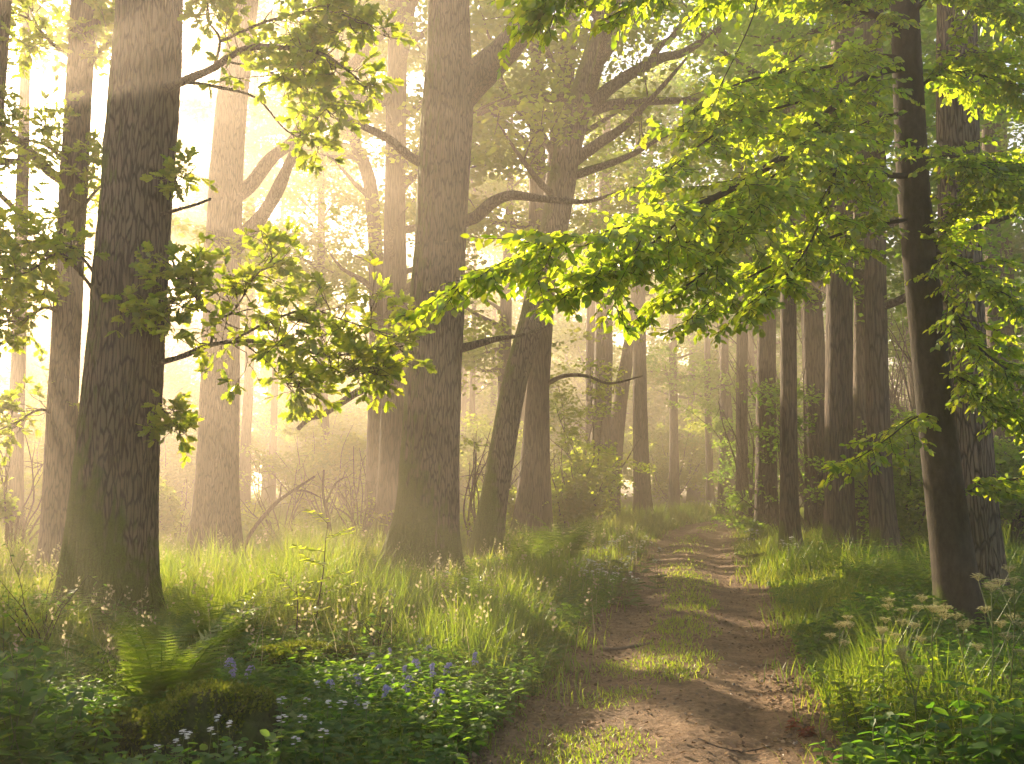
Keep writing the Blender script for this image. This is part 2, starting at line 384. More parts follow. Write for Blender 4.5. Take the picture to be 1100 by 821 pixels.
# ------------------------------------------------------------------ the setting
def build_ground():
    def axis(lo, hi, mid0, mid1, fine, growth=1.22):
        a = list(np.arange(mid0, mid1 + 1e-6, fine)); s = fine; x = mid1
        while x < hi: s *= growth; x += s; a.append(min(x, hi))
        s = fine; x = mid0; b = []
        while x > lo: s *= growth; x -= s; b.append(max(x, lo))
        return np.array(b[::-1] + a)
    X = axis(-300, 300, -14, 18, .25); Y = axis(-60, 330, 1, 40, .25)
    gx, gy = np.meshgrid(X, Y, indexing='ij')
    z = terrain(gx, gy) - .07 * (1 - sstep(.75, 1.25, np.abs(path_d(gx, gy))))
    V = np.stack([gx, gy, z], -1).reshape(-1, 3)
    n, m = gx.shape
    i = np.arange(n - 1)[:, None] * m + np.arange(m - 1)[None]
    Fc = np.stack([i, i + m, i + m + 1, i + 1], -1).reshape(-1, 4)
    mb = MB(); mb.add(V, Fc); o = mb.build('ground', M['ground']); o['kind'] = 'structure'
    # path: a strip following its own line, with ruts, crumbs and stones in the relief
    ys = np.concatenate([np.arange(-8, 3, .25), np.arange(3, 14, .045), np.arange(14, 30, .12), np.arange(30, 80, .6)])
    ds = np.linspace(-1.45, 1.45, 72)
    gy, gd = np.meshgrid(ys, ds, indexing='ij'); gx = path_x(gy) + gd
    gz = terrain(gx, gy) + .016 * (fbm(gx * 5, gy * 5, 0, 41) - .5) * 2 + .012 * (fbm(gx * 17, gy * 17, 0, 42, 2) - .5) * 2 - .09 * sstep(1.05, 1.4, np.abs(gd))
    V = np.stack([gx, gy, gz], -1).reshape(-1, 3); n, m = gx.shape
    i = np.arange(n - 1)[:, None] * m + np.arange(m - 1)[None]
    Fc = np.stack([i, i + 1, i + m + 1, i + m], -1).reshape(-1, 4)
    mb = MB(); mb.add(V, Fc); o = mb.build('path', M['path']); o['kind'] = 'structure'
build_ground()

FEET = []      # where trunks and stumps stand: low growth round them
# ------------------------------------------------------------------ trees
def trunk_fn(flare, nl, seed, ridge, base_z):
    rng = RS(seed); ph = rng.uniform(0, 2 * PI, 6)
    def fn(rad, P, th):
        z = (P[:, 2] - base_z)[:, None]
        lob = sum(np.cos(k * th + ph[k % 6])[None] * a for k, a in ((nl, .5), (nl + 2, .3), (2, .3)))
        f = np.exp(-np.clip(z, -.2, None) / .55)
        rad = rad * (1 + flare * f * (.55 + .45 * lob) + .05 * np.exp(-z / 2.0))
        c, s = np.cos(th)[None], np.sin(th)[None]
        rad = rad * (1 + .05 * (fbm(c * 1.2 + seed, s * 1.2, z * .5, seed, 2) - .5) * 2)
        if ridge:
            q = fbm(c * 7.5 + .8 * fbm(c * 2, s * 2, z * 1.5, seed + 9, 2), s * 7.5, z * .9, seed + 3, 2)
            rad = rad + ridge * (1 - np.abs(q - .5) * 5)
        return rad
    return fn

def px_trunk(pts, Y, extra=None, lean=0.0):
    """trunk axis from its course in the photograph, taken to the tree's own distance"""
    P = [at(x, y, Y + lean * k) for k, (x, y, w) in enumerate(pts)]
    R = [w * .5 * Y / F for (x, y, w) in pts]
    return np.array(P), np.array(R)

def clump_leaves(lb, centers, radii, per, size, rng, tpl, cull=True, low=-9.0, flat=.55, droop=-.15, keep=None):
    c = np.repeat(centers, per, 0); r = np.repeat(radii, per)
    off = rng.normal(0, 1, c.shape); off[:, 2] *= flat
    ln = np.linalg.norm(off, axis=1); off *= (np.minimum(ln, 1.7) / ln)[:, None]
    p = c + off * r[:, None] * .62
    if cull: p = p[~in_sun_lane(p, low)]
    if keep is not None: p = p[keep(p)]
    p = p[p[:, 2] > .15]
    n = len(p)
    d = rand_dirs(n, rng, .4, droop); nr = np.stack([rng.normal(0, .65, n), rng.normal(0, .65, n), np.full(n, .75)], 1)
    rn = np.clip(.5 + .55 * (fbm(p[:, 0] * .7, p[:, 1] * .7, p[:, 2] * .9, 77, 2) - .5) * 2 + rng.normal(0, .16, n), 0, 1)
    leaves(lb, tpl, p, d, nr, size * rng.uniform(.7, 1.25, n), rn)

def crown(wb, lb, P, R, z0, z1, rad, nl, per, size, seed, tpl=LEAF4, cull=True, upb=.04, twigs=5, shape=1.0, cl=(.45, .85), keep=None, azr=None):
    rng = RS(seed); C, Q = [], []
    az0 = rng.uniform(0, 6.28)
    for i in range(nl):
        f = (i + rng.uniform(0, .9)) / nl
        z = z0 + (z1 - z0) * f
        s = np.array([np.interp(z, P[:, 2], P[:, k]) for k in range(3)])
        r0 = float(np.interp(z, P[:, 2], R))
        az = az0 + i * 2.399 + rng.normal(0, .3) if azr is None else rng.uniform(*azr)
        prof = (1 - .55 * f ** 2 * shape) * (.7 + .3 * min(1, f * 4))
        Ln = rad * prof * rng.uniform(.75, 1.15)
        el = math.radians(rng.uniform(2, 25) + 38 * f)
        d = np.array([math.cos(az) * math.cos(el), math.sin(az) * math.cos(el), math.sin(el)])
        Lm = wander(s, d, Ln, 6, rng, .16, upb)
        rl = min(r0 * .5, .03 + .022 * Ln)
        Lc, wood = catmull(Lm, 2), 13
        if cull:
            ob = in_sun_lane(Lc[2:])
            if ob.any(): wood = 2 + int(np.argmax(ob))
        if wood > 3: tube(wb, Lc[:wood], np.linspace(rl, .008, wood), 6, cap=False)
        for t in range(twigs):
            q = rng.uniform(.3, 1.0); k = q * 6; a = int(min(k, 5)); b = Lm[a] + (Lm[a + 1] - Lm[a]) * (k - a)
            dd = unit(Lm[min(a + 1, 6)] - Lm[a] + rng.normal(0, .6, 3) * np.linalg.norm(Lm[1] - Lm[0]) * 1.4)
            Tw = wander(b, dd, rng.uniform(.5, 1.5) * (.5 + .12 * rad), 3, rng, .25, .0)
            if not (cull and (k * 2 > wood or in_sun_lane(Tw[1:]).any())): tube(wb, Tw, np.linspace(.02, .006, 4), 4, cap=False)
            C.append(Tw[-1]); Q.append(rng.uniform(*cl)); C.append(Tw[2] + rng.normal(0, .2, 3)); Q.append(rng.uniform(*cl) * .8)
        C.append(Lm[-1]); Q.append(rng.uniform(*cl))
    if not C: return
    clump_leaves(lb, np.array(C), np.array(Q), per, size, rng, tpl, cull, keep=keep)

def limb(root, pts, r0, r1, mat, name='limb', seg=10, seed=1, label=None):
    P = catmull(pts, 7); mb = MB(); tube(mb, P, np.linspace(r0, r1, len(P)) , seg, rough=.22, seed=seed)
    o = mb.build(name, mat, root)
    if label: o['label'] = label
    return o, P

def tree(name, label, group, pts, Y, H, mat, leafmat, cr, seed=1, flare=.5, ridge=0.0, seg=28, step=.16, lean=0.0, cat='tree'):
    """pts: the trunk's course (px, py, width in px) from the foot up; cr: dict of crown parameters or None"""
    P, R = px_trunk(pts, Y, lean=lean)
    x, y = P[0][0], P[0][1]; gz = float(terrain(x, y))
    P[0][2] = gz - .15
    if P[-1][2] < H:      # carry the stem on to the tree's full height
        d = unit(P[-1] - P[-2]); d = unit(d + np.array([0, .0, .6])); k = (H - P[-1][2]) / d[2]
        P = np.vstack([P, P[-1] + d * k * .5, P[-1] + d * k + np.array([.2, .1, 0])]); R = np.concatenate([R, [R[-1] * .62, .03]])
    s = np.concatenate([[0], np.cumsum(np.linalg.norm(np.diff(P, axis=0), axis=1))])
    Ps = catmull(P, 10); Rs = catmull(np.stack([R, R * 0, R * 0], 1), 10)[:, 0].clip(.02)
    sl = np.concatenate([[0], np.cumsum(np.linalg.norm(np.diff(Ps, axis=0), axis=1))])
    q = np.concatenate([np.arange(0, min(8.0, sl[-1]), step), np.arange(min(8.0, sl[-1]), sl[-1], step * 3), [sl[-1]]])
    Pq = np.stack([np.interp(q, sl, Ps[:, k]) for k in range(3)], 1); Rq = np.interp(q, sl, Rs)
    FEET.append((x, y, float(R[0]) * 1.2))
    root = thing(name, (x, y, gz), label, cat, group)
    wb = MB(); tube(wb, Pq, Rq, seg, fn=trunk_fn(flare, 5, seed, ridge, gz))
    lb = MB()
    if cr: crown(wb, lb, Pq, Rq, seed=seed + 50, **cr)
    wb.build('trunk', mat, root)
    if lb.n: lb.build('crown', leafmat, root)
    return root, Pq, Rq

LIGHTWARD = TO_SUN * .8 + np.array([.1, -.2, .1])      # leaves turn their faces to the open, lighter side
# -- sprays of leaves on twigs close to the camera
def oak_spray(wb, lb, P, rng, side=10, Ls=(.3, .8), leaf=.122, start=.2, r=.012, rosette=8, upw=.1, sub=5, cull=None):
    L = len(P)
    pos, dr = [], []
    for i in range(side):
        t = start + (1 - start) * (i + rng.uniform(0, 1)) / side
        k = min(int(t * (L - 1)), L - 2)
        b = P[k]; tg = unit(P[k + 1] - P[k])
        d = unit(tg * .7 + rng.normal(0, .6, 3) + np.array([0, 0, upw]))
        S = wander(b, d, rng.uniform(*Ls) * (1.1 - .5 * t), 5, rng, .28, .02)
        tube(wb, S, np.linspace(r * .6, .003, 6), 5, cap=False)
        for j in range(sub):
            q = rng.randint(2, 6)
            dd = unit(S[min(q, 5)] - S[q - 1] + rng.normal(0, .11, 3))
            Tw = wander(S[min(q, 5)], dd, rng.uniform(.08, .28), 2, rng, .3, .02)
            tube(wb, Tw, np.linspace(.0035, .002, 3), 4, cap=False)
            n = rng.randint(max(3, rosette - 2), rosette + 3)
            for m in range(n):
                pos.append(Tw[-1] if m > 1 else Tw[1]); a = unit(unit(Tw[-1] - Tw[0]) + rng.normal(0, .75, 3) * np.array([1, 1, .6])); dr.append(a)
    pos = np.array(pos); dr = np.array(dr); n = len(pos)
    nr = np.stack([rng.normal(0, .6, n), rng.normal(0, .6, n), np.full(n, .7)], 1) + LIGHTWARD * .4
    leaves(lb, OAK, pos, dr, nr, leaf * rng.uniform(.65, 1.25, n), rng.uniform(0, 1, n))

def beech_twig(acc, wb, P, rng, leaf, gap=.027, r=.004, side_n=None):
    """leaves set alternately left and right along a twig, in a flat plane that hangs a little"""
    tube(wb, P, np.linspace(r, .0015, len(P)), 4, cap=False)
    s = np.concatenate([[0], np.cumsum(np.linalg.norm(np.diff(P, axis=0), axis=1))])
    n = max(2, int(s[-1] / gap)); q = np.linspace(.12, 1, n) * s[-1]
    pos = np.stack([np.interp(q, s, P[:, k]) for k in range(3)], 1)
    tg = unit(np.gradient(pos, axis=0)); up = np.array([0, 0, 1.]) if side_n is None else side_n
    sd = unit(np.cross(tg, up)); sg = np.where(np.arange(n) % 2, 1, -1)[:, None]
    d = tg * rng.uniform(.35, .8, (n, 1)) + sd * sg * rng.uniform(.6, 1, (n, 1)) + np.array([0, 0, -.42]) + rng.normal(0, .26, (n, 3))
    d[-1] = tg[-1]
    nr = up * .6 + LIGHTWARD * .45 + rng.normal(0, .5, (n, 3))
    acc.append((pos, unit(d), nr, leaf * rng.uniform(.55, 1.3, n) * np.where(q / s[-1] > .9, .8, 1)))

def beech_spray(wb, lb, P, rng, n=16, Ls=(.5, 1.1), leaf=.071, start=.1, droop=-.035, spread=1.0, sub=5, taper=.6):
    acc = []; L = len(P)
    for i in range(n):
        t = start + (1 - start) * (i + rng.uniform(0, .8)) / n
        k = min(int(t * (L - 1)), L - 2); b = P[k] + (P[k + 1] - P[k]) * rng.uniform(); tg = unit(P[k + 1] - P[k])
        sd = unit(np.cross(tg, [0, 0, 1])) * (1 if i % 2 else -1)
        d = unit(tg * .9 + sd * rng.uniform(.4, 1.1) * spread + np.array([0, 0, rng.normal(-.05, .28)]))
        Ln = rng.uniform(*Ls) * (1 - taper * t)
        S = wander(b, d, Ln, 6, rng, .10, droop)
        beech_twig(acc, wb, S, rng, leaf)
        for j in range(sub):
            q = rng.uniform(.15, .85) * 6; a = int(q); bb = S[a] + (S[a + 1] - S[a]) * (q - a); t2 = unit(S[a + 1] - S[a])
            s2 = unit(np.cross(t2, [0, 0, 1])) * (1 if j % 2 else -1)
            S2 = wander(bb, t2 * .8 + s2 * .8 + np.array([0, 0, rng.normal(-.1, .2)]), Ln * rng.uniform(.25, .55), 4, rng, .12, droop * 1.3)
            beech_twig(acc, wb, S2, rng, leaf, r=.0025)
    beech_twig(acc, wb, P[-max(4, L // 4):], rng, leaf)
    pos, d, nr, sz = [np.concatenate(x) for x in zip(*acc)]
    leaves(lb, BEECH, pos, d, nr, sz, rng.uniform(0, 1, len(pos)))

# ---- 1. big oak on the left, mossy foot
def pxs(pts): return np.array([at(x, y, Y) for (x, y, Y) in pts])
oakL, P, R = tree('oak_tree', 'massive near oak with moss-covered flared foot behind the tall fern', None,
    [(112, 668, 84), (117, 610, 82), (127, 480, 78), (138, 330, 75), (149, 180, 72), (158, 60, 68), (163, -60, 64)], 10.8, 17,
    M['oak_bark'], M['oak_leaf'], dict(z0=7.5, z1=16.5, rad=5.0, nl=12, per=50, size=.13), seed=3, flare=.62, ridge=.026, seg=140, step=.045)
def hero_sprays(root, specs, kind, mat_l, bark, seed):
    rng = RS(seed)
    for k, sp in enumerate(specs):
        pts, r0, r1, kw = sp
        Pc = catmull(pxs(pts), 7); wb, lb = MB(), MB(); tube(wb, Pc, np.linspace(r0, r1, len(Pc)), 8, rough=.22, seed=seed + k)
        (oak_spray if kind == 'oak' else beech_spray)(wb, lb, Pc, rng, **kw)
        o = wb.build('limb', bark, root); lb.build('foliage', mat_l, o)
Yo = 10.7
hero_sprays(oakL, [
    ([(160, 393, Yo), (195, 383, 10.4), (222, 372, 10.2), (252, 367, 10), (292, 368, 9.8), (330, 378, 9.6), (362, 382, 9.5), (402, 374, 9.4), (440, 372, 9.3)], .034, .006, dict(side=22, Ls=(.35, .85), start=.25, sub=4)),
    ([(226, 371, 10.2), (233, 346, 10.2), (252, 333, 10.1), (272, 300, 10.0), (296, 275, 9.9)], .016, .005, dict(side=18, Ls=(.3, .7), start=.25, sub=5)),
    ([(240, 342, 10.2), (218, 330, 10.2), (200, 305, 10.2), (186, 285, 10.2)], .012, .004, dict(side=13, Ls=(.25, .6), start=.2, sub=4)),
    ([(246, 368, 10.0), (290, 345, 9.7), (332, 333, 9.6), (372, 345, 9.4), (420, 360, 9.3)], .014, .005, dict(side=14, Ls=(.3, .8), start=.2, sub=4)),
    ([(265, 371, 9.9), (290, 392, 9.8), (308, 412, 9.8), (330, 420, 9.7)], .008, .003, dict(side=8, Ls=(.15, .35), start=.6)),
    ([(330, 378, 9.6), (352, 396, 9.5), (380, 402, 9.4), (420, 395, 9.4)], .008, .003, dict(side=14, Ls=(.2, .4), start=.4)),
    ([(165, 100, Yo), (200, 86, 10.5), (228, 74, 10.3), (262, 53, 10.0), (312, 52, 9.6), (350, 60, 9.4), (385, 85, 9.2)], .06, .008, dict(side=19, Ls=(.3, .7), start=.45, sub=5)),
    ([(200, 88, 10.5), (236, 94, 10.3), (276, 106, 10.1), (310, 142, 9.9), (356, 158, 9.7)], .022, .004, dict(side=8, Ls=(.2, .4), start=.75, sub=3)),
    ([(230, 73, 10.3), (236, 42, 10.3), (222, 18, 10.2), (230, -20, 10.2)], .02, .006, dict(side=10, Ls=(.2, .5), start=.5, sub=4)),
    ([(240, 65, 10.2), (290, 78, 9.8), (325, 95, 9.5), (362, 128, 9.3)], .014, .004, dict(side=16, Ls=(.25, .55), start=.35, sub=5)),
    ([(236, 45, 10.2), (290, 22, 9.8), (345, 12, 9.5), (395, 25, 9.2)], .016, .004, dict(side=19, Ls=(.3, .6), start=.3, sub=5)),
    ([(105, 318, Yo), (85, 292, 10.5), (62, 272, 10.3), (30, 292, 10.1), (-20, 305, 10)], .022, .006, dict(side=16, Ls=(.3, .6), start=.3, sub=4)),
    ([(106, 300, Yo), (80, 268, 10.8), (50, 258, 10.8), (10, 262, 10.8), (-30, 240, 10.8)], .02, .006, dict(side=16, Ls=(.3, .7), start=.3, sub=4)),
    ([(165, 330, Yo), (180, 325, 10.3), (195, 318, 10.1)], .008, .003, dict(side=8, Ls=(.2, .5), start=.1, sub=4)),
    ([(150, 340, 10.3), (146, 330, 10.15), (143, 338, 10.05)], .006, .003, dict(side=6, Ls=(.1, .25), start=.1, sub=3)),
    ([(160, 455, Yo), (172, 440, 10.5), (185, 452, 10.4), (192, 470, 10.4)], .007, .003, dict(side=10, Ls=(.15, .35), start=.2, sub=4)),
    ([(160, 190, Yo), (185, 196, 10.5), (205, 185, 10.4)], .008, .003, dict(side=8, Ls=(.15, .4), start=.3, sub=3)),
], 'oak', M['oak_leaf'], M['oak_bark_plain'], 100)
limb(oakL, pxs([(165, 232, Yo), (185, 227, 10.5), (210, 220, 10.3), (226, 214, 10.2)]), .022, .014, M['oak_bark_plain'], 'broken_limb')

# ---- 2. slim tree at far left, 3. edge tree
tree('oak_tree', 'slim straight tree between the left edge and the massive mossy oak', None,
    [(58, 632, 34), (62, 560, 31), (70, 380, 29), (79, 200, 28), (88, 40, 27), (93, -60, 25)], 14.6, 16,
    M['oak_bark_plain'], M['far_leaf'], dict(z0=4.3, z1=15.5, rad=4.2, nl=20, per=46, size=.14, tpl=OAK), seed=8, flare=.3, ridge=.008, seg=48)
tree('oak_tree', 'pale trunk cut off by the left edge at the top corner', None,
    [(-62, 640, 36), (-40, 400, 32), (-12, 130, 28), (0, 0, 24), (6, -60, 22)], 14.0, 15,
    M['oak_bark_plain'], M['far_leaf'], dict(z0=4.5, z1=14.5, rad=4.0, nl=18, per=44, size=.14, tpl=OAK), seed=9, flare=.3, seg=32)
hero_sprays(bpy.data.objects['oak_tree.001'], [
    ([(75, 250, 14.6), (95, 215, 14.4), (120, 190, 14.2), (150, 175, 14)], .03, .006, dict(side=16, Ls=(.5, 1.1), start=.1, sub=6)),
    ([(80, 190, 14.6), (55, 160, 14.4), (25, 150, 14.2), (-10, 155, 14)], .04, .006, dict(side=22, Ls=(.5, 1.1), start=.1, sub=6)),
    ([(72, 345, 14.6), (50, 330, 14.3), (20, 345, 14.0), (-20, 340, 13.8)], .04, .006, dict(side=22, Ls=(.5, 1.0), start=.1, sub=6)),
    ([(88, 60, 14.6), (60, 50, 14.4), (30, 20, 14.2), (-5, 10, 14)], .04, .006, dict(side=20, Ls=(.5, 1.1), start=.1, sub=6)),
    ([(66, 455, 14.6), (45, 440, 14.3), (15, 455, 14.0), (-20, 470, 13.8)], .03, .006, dict(side=16, Ls=(.4, .9), start=.1, sub=5)),
    ([(88, 80, 14.6), (105, 60, 14.4), (125, 30, 14.3), (130, -10, 14.2)], .03, .006, dict(side=14, Ls=(.4, .9), start=.1, sub=5)),
], 'oak', M['oak_leaf'], M['oak_bark_plain'], 150)
# ---- 4. hazy oak with two limbs to the right
t4, P, R = tree('oak_tree', 'hazy straight oak with two limbs rising right, behind the near oak spray', None,
    [(228, 612, 50), (231, 560, 46), (236, 420, 40), (240, 250, 37), (248, 120, 33), (262, 20, 28), (270, -60, 24)], 17.8, 18,
    M['oak_bark_plain'], M['far_leaf'], dict(z0=6.0, z1=17, rad=5, nl=20, per=60, size=.15), seed=12, flare=.5, ridge=.01, seg=56)
for q in ([(250, 268, 17.8), (275, 240, 17.8), (296, 208, 17.7), (316, 165, 17.5), (345, 110, 17.3)], [(246, 212, 17.8), (268, 200, 17.8), (290, 172, 17.9), (316, 148, 18), (340, 100, 18)]):
    limb(t4, pxs(q), .17, .07, M['oak_bark_plain'])
# ---- 5. two-stemmed pair
t5, P, R = tree('oak_tree', 'straight hazy trunk immediately left of the broad central oak', None,
    [(416, 596, 36), (420, 540, 31), (424, 400, 27), (424, 250, 24), (426, 100, 22), (428, -40, 20)], 22, 19,
    M['far_bark'], M['far_leaf'], dict(z0=4.2, z1=18, rad=5, nl=26, per=60, size=.16), seed=15, flare=.35, seg=28)
limb(t5, pxs([(424, 105, 22), (395, 110, 21.5), (366, 90, 21), (402, 45, 20.5), (440, 10, 20.5), (460, -30, 20.5)]), .14, .07, M['far_bark'])
tree('oak_tree', 'paler thin trunk half hidden behind the trunk left of the central oak', None,
    [(402, 590, 24), (404, 480, 20), (405, 320, 17), (398, 200, 15), (380, 150, 12)], 25, 15,
    M['far_bark'], M['far_leaf'], dict(z0=4, z1=14, rad=4.5, nl=20, per=60, size=.16), seed=16, flare=.3, seg=20)
# ---- 6. central oak
oakC, P, R = tree('oak_tree', 'broad central oak forking above the mist, knobbly trunk left of the path', None,
    [(453, 628, 78), (456, 590, 68), (461, 520, 61), (466, 400, 57), (472, 280, 54), (478, 160, 55), (481, 100, 54), (482, 30, 45), (481, -60, 42)], 15.2, 19,
    M['oak_bark'], M['oak_leaf'], dict(z0=9.5, z1=18, rad=5, nl=12, per=50, size=.15), seed=22, flare=.6, ridge=.026, seg=140, step=.05)
for q, a, b, nm in (
    ([(484, 112, 15.2), (508, 86, 15.2), (535, 62, 15.1), (556, 38, 15.0), (590, -10, 14.9), (630, -70, 14.8)], .29, .17, 'limb'),
    ([(462, 180, 15.2), (440, 168, 15.0), (418, 150, 14.9), (395, 138, 14.8), (372, 128, 14.7)], .085, .05, 'limb'),
    ([(492, 240, 15.2), (512, 232, 15.1), (530, 217, 15), (550, 210, 14.9), (585, 214, 14.8), (610, 216, 14.7), (634, 216, 14.6), (668, 205, 14.5)], .12, .015, 'limb'),
    ([(488, 376, 15.2), (512, 370, 15.1), (535, 364, 15), (556, 361, 14.9), (590, 350, 14.8)], .075, .015, 'limb'),
    ([(445, 404, 15.2), (410, 412, 15.0), (385, 421, 14.9), (362, 436, 14.8), (345, 446, 14.8), (332, 450, 14.7), (320, 461, 14.7)], .075, .03, 'broken_limb')):
    limb(oakC, pxs(q), a, b, M['oak_bark_plain'], nm, seg=14)
mb = MB()
kn = at(497, 165, 15.1)
for (px, py, r) in ((494, 165, .2),):
    c = at(px, py, 15.12); u_, v_ = np.meshgrid(np.linspace(0, 2 * PI, 16, endpoint=False), np.linspace(.02, PI - .02, 9), indexing='ij')
    rr = r * (1 + .25 * (fbm(np.cos(u_) * 2 + px, np.sin(u_) * 2, v_ * 2, 4) - .5))
    V = np.stack([c[0] + rr * .62 * np.cos(u_) * np.sin(v_), c[1] + rr * np.sin(u_) * np.sin(v_), c[2] + rr * 1.4 * np.cos(v_)], -1)
    i = np.arange(16)[:, None] * 9 + np.arange(8)[None]; j = ((np.arange(16) + 1) % 16)[:, None] * 9 + np.arange(8)[None]
    mb.add(V.reshape(-1, 3), np.stack([i, i + 1, j + 1, j], -1).reshape(-1, 4))
mb.build('burr', M['oak_bark'], oakC)
# ---- 7. leaning tree and 8. its neighbour
tA, P, R = tree('oak_tree', 'tree leaning right beside the central oak, green moss down its left side', None,
    [(522, 606, 38), (527, 560, 29), (551, 420, 26), (575, 330, 27), (597, 235, 29), (612, 150, 30), (628, 95, 28), (646, 35, 24), (668, -60, 20)], 18.8, 15,
    M['oak_bark'], M['far_leaf'], dict(z0=7.0, z1=14.5, rad=5, nl=18, per=60, size=.14), seed=25, flare=.4, ridge=.008, seg=48)
for q, a, b in (([(618, 172, 18.8), (645, 153, 18.7), (668, 138, 18.6), (690, 116, 18.5), (716, 88, 18.4), (738, 62, 18.3)], .12, .02),
                ([(626, 122, 18.8), (640, 108, 18.8), (662, 90, 18.9), (690, 72, 19), (712, 62, 19), (735, 56, 19.1), (775, 30, 19.2)], .15, .07),
                ([(698, 69, 19), (708, 50, 19), (722, 40, 19), (742, 12, 19)], .08, .05)):
    limb(tA, pxs(q), a, b, M['oak_bark_plain'])
tB, P, R = tree('oak_tree', 'upright trunk crossing behind the leaning mossy tree', None,
    [(563, 592, 36), (568, 540, 27), (578, 420, 24), (586, 300, 22), (597, 180, 20), (608, 80, 19), (615, -40, 17)], 23, 18,
    M['far_bark'], M['far_leaf'], dict(z0=5.5, z1=17.5, rad=5, nl=24, per=60, size=.16), seed=27, flare=.35, seg=32)
limb(tB, pxs([(588, 412, 23), (606, 404, 22.6), (630, 404, 22.3), (655, 412, 22), (690, 404, 21.8)]), .06, .02, M['far_bark'])

# ---- right side
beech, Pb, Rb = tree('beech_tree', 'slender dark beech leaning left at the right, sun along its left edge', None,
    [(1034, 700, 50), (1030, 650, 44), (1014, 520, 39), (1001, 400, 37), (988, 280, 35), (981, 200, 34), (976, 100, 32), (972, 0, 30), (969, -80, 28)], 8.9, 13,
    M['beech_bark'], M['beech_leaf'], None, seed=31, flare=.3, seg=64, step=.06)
oakR, P, R = tree('oak_tree', 'furrowed dark oak close behind the slender beech', None,
    [(1052, 672, 60), (1046, 600, 52), (1038, 450, 46), (1032, 300, 43), (1029, 150, 42), (1028, 0, 40), (1027, -80, 38)], 10.6, 16,
    M['oak_bark_plain'], M['dark_leaf'], dict(z0=7.0, z1=15, rad=4.5, nl=14, per=60, size=.12), seed=33, flare=.35, ridge=.012, seg=80, step=.08)
for q in ([(1040, 232, 10.6), (1062, 238, 10.5), (1090, 230, 10.4), (1130, 215, 10.3)], [(1020, 270, 10.6), (1000, 262, 10.5), (985, 250, 10.6)]):
    limb(oakR, pxs(q), .04, .02, M['oak_bark_plain'])

